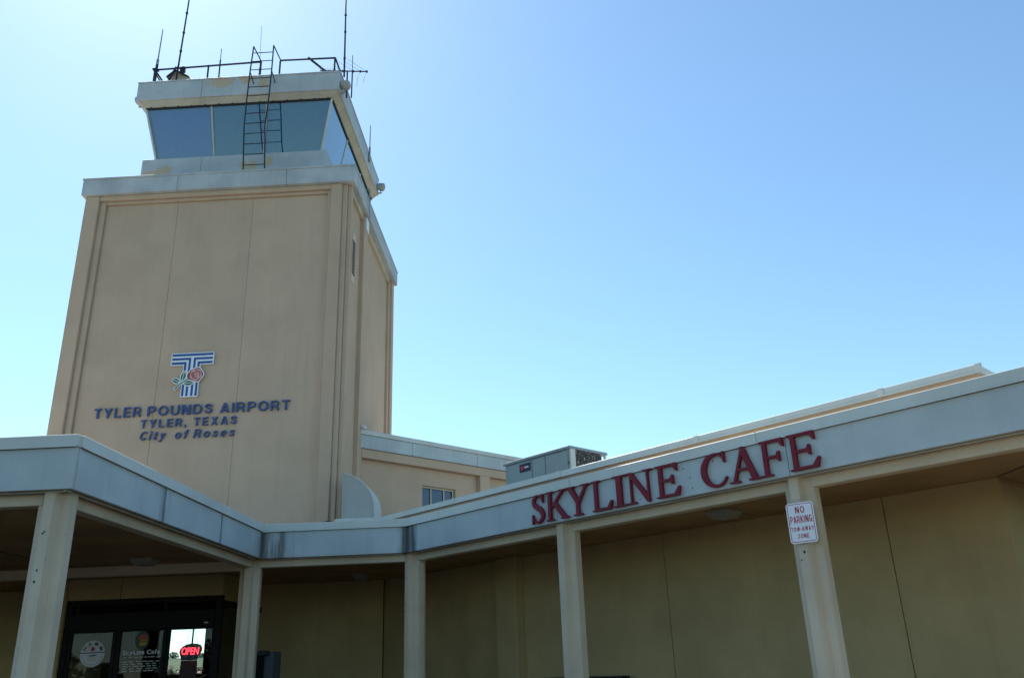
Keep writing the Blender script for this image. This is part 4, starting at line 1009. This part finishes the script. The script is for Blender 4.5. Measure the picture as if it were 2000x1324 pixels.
# ------------------------------------------------------------------ rooftop air conditioner
ac = thing('air_conditioner', 'grey-green rooftop air conditioning unit with mesh coil end behind canopy', 'air conditioner', CAFE.p(-1.3, 4.5, 4.15))
box('cabinet', CAFE, -2.24, -0.46, 4.03, 4.93, 4.151, 5.38, 'grey_metal', ac, 0.006)
for a, b in ((-2.20, -1.47), (-1.45, -1.105), (-1.085, -0.50)):
    box('access_panel', CAFE, a, b, 4.01, 4.029, 4.25, 5.355, 'grey_metal', ac, 0.006)
box('top_cover', CAFE, -2.27, -0.42, 3.99, 5.06, 5.381, 5.43, 'grey_metal', ac, 0.0015)
box('corner_post', CAFE, -0.459, -0.43, 4.03, 4.16, 4.16, 5.38, 'cap_metal', ac, 0.004)
box('coil', CAFE, -0.459, -0.44, 4.162, 4.90, 4.2, 5.378, 'coil', ac, 0)
box('corner_post', CAFE, -0.47, -0.43, 4.99, 5.03, 4.151, 5.38, 'cap_metal', ac, 0.003)
bd = box('badge', CAFE, -1.80, -1.49, 3.998, 4.009, 5.16, 5.32, 'decal_navy', ac, 0.003)
prism('badge_mark', CAFE, [ellipse(-1.72, 5.24, 0.045, 0.045, 14)], 3.993, 3.9975, 'sign_red', bd)
prism('badge_mark', CAFE, [[(-1.655, 5.225), (-1.54, 5.225), (-1.54, 5.26), (-1.655, 5.26)]], 3.993, 3.9975, 'decal_white', bd)
for u, z in ((-0.49, 5.1), (-0.49, 4.9)):
    box('latch', CAFE, u, u + 0.02, 3.995, 4.009, z, z + 0.03, 'black', ac, 0)

# ------------------------------------------------------------------ things under the canopy
cb = thing('drop_cabinet', 'dark grey cabinet with pale top ledge half hidden by the inner column', 'cabinet', (-4.2, 13.4, 0))
box('body', W, -4.42, -4.10, 13.2, 13.6, 0.001, 1.955, 'cabinet_grey', cb, 0.01)
box('top_ledge', W, -4.45, -4.15, 12.95, 13.19, 1.90, 1.965, 'steel_dark', cb, 0.006)
box('pedestal', W, -4.40, -4.22, 13.0, 13.18, 0.001, 1.899, 'bronze', cb, 0.006)
rk = thing('notice_rack', 'low dark rack against the cafe wall, its top edge just in view', 'rack', CAFE.p(1.6, 1.75, 0))
box('back_board', CAFE, 0.86, 2.42, 1.80, 1.84, 0.5, 1.455, 'black', rk, 0.004)
for u in (0.9, 2.34): box('leg', CAFE, u, u + 0.05, 1.77, 1.86, 0.001, 1.45 if u < 1 else 1.452, 'bronze', rk, 0.003)
box('shelf', CAFE, 0.96, 2.33, 1.70, 1.79, 0.9, 0.93, 'black', rk, 0.003)

# ------------------------------------------------------------------ beyond the lobby: roses, fence, trees
def leafy(name, c, rx, ry, rz, n, size, mat, parent, rng):
    vs, fs = [], []
    for _ in range(n):
        while True:
            p = Vector((rng.uniform(-1, 1), rng.uniform(-1, 1), rng.uniform(-1, 1)))
            if 0.25 < p.length < 1: break
        q = Vector((c[0] + p.x * rx, c[1] + p.y * ry, c[2] + p.z * rz))
        u = Vector((rng.uniform(-1, 1), rng.uniform(-1, 1), rng.uniform(-1, 1))).normalized(); v = u.orthogonal().normalized()
        s = size * rng.uniform(0.6, 1.3); k = len(vs)
        vs += [q - u * s, q + v * s * 0.5, q + u * s, q - v * s * 0.5]; fs.append((k, k + 1, k + 2, k + 3))
    me = bpy.data.meshes.new(name); me.from_pydata([tuple(v) for v in vs], [], fs)
    return link(name, me, mat, parent)
rg = random.Random(5)
for i, (x, lab) in enumerate(((-10.9, 'flowering rose bush seen through the right door, left of the OPEN sign'), (-9.95, 'flowering rose bush seen through the right door, right of the OPEN sign'))):
    o = thing('rose_bush', lab, 'bush', (x, 25.6, 0), 'rose bushes behind the lobby')
    tube('stem', [(x, 25.6, -0.12), (x, 25.6, 1.0)], 0.04, 'bark', o, 6)
    leafy('foliage', (x, 25.6, 1.1), 0.55, 0.5, 0.85, 900, 0.06, 'bush_leaf', o, rg)
    leafy('blooms', (x, 25.45, 1.75), 0.5, 0.4, 0.24, 90, 0.07, 'rose_bloom', o, rg)
fn = thing('perimeter_fence', 'wire fence on grey posts across the grass behind the lobby', 'fence', (-20, 52, 0))
for x in (-26, -23.6, -21.2, -18.8): tube('post', [(x, 52, 0.6), (x, 52, 2.85)], 0.035, 'galv', fn, 6)
for zz in (2.8, 2.1, 1.4): tube('wire', [(-28, 52, zz), (-16, 52, zz)], 0.015, 'galv', fn, 5)
for i, (x, y, h) in enumerate(((-137, 322, 2.6), (-132, 326, 1.7), (-127, 322, 2.1), (-122, 324, 2.4), (-142, 324, 1.8))):
    labs = ['tallest dark tree on the far field edge seen through the right door', 'low dark tree second from left beyond the far field', 'dark tree in the middle of the far tree line', 'dark tree at the right end of the far tree line', 'dark tree at the left end of the far tree line']
    o = thing('far_tree', labs[i], 'tree', (x, y, 8.7), 'far trees beyond the airfield')
    tube('trunk', [(x, y, 8.5), (x, y, 8.9 + h * 0.5)], 0.25, 'bark', o, 6, 0.1)
    leafy('crown', (x, y, 8.8 + h * 0.45), 2.6, 2.2, h * 0.55, 420, 0.3, 'tree_leaf', o, rg)

# trees on the far side of the parking lot, mirrored faintly in the door glass
vs, fs = [], []
rt_ = random.Random(11)
for k in range(26):
    cx, cy, hh, rr = -46 + k * 3.0 + rt_.uniform(-1, 1), -48 + rt_.uniform(-4, 4), rt_.uniform(3.0, 5.2), rt_.uniform(1.6, 2.6)
    for _ in range(420):
        while True:
            p = Vector((rt_.uniform(-1, 1), rt_.uniform(-1, 1), rt_.uniform(-1, 1)))
            if p.length < 1: break
        q = Vector((cx + p.x * rr, cy + p.y * rr, hh * 0.52 + p.z * hh * 0.5))
        u = Vector((rt_.uniform(-1, 1), rt_.uniform(-1, 1), rt_.uniform(-1, 1))).normalized(); v = u.orthogonal().normalized(); z = 0.34
        n0 = len(vs); vs += [q - u * z, q + v * z * .6, q + u * z, q - v * z * .6]; fs.append((n0, n0 + 1, n0 + 2, n0 + 3))
me = bpy.data.meshes.new('tree_belt'); me.from_pydata([tuple(v) for v in vs], [], fs)
tb = link('tree_belt', me, 'tree_leaf'); tb['kind'] = 'stuff'
tag(tb, 'dark belt of trees across the parking lot, mirrored in the left door glass', 'trees')
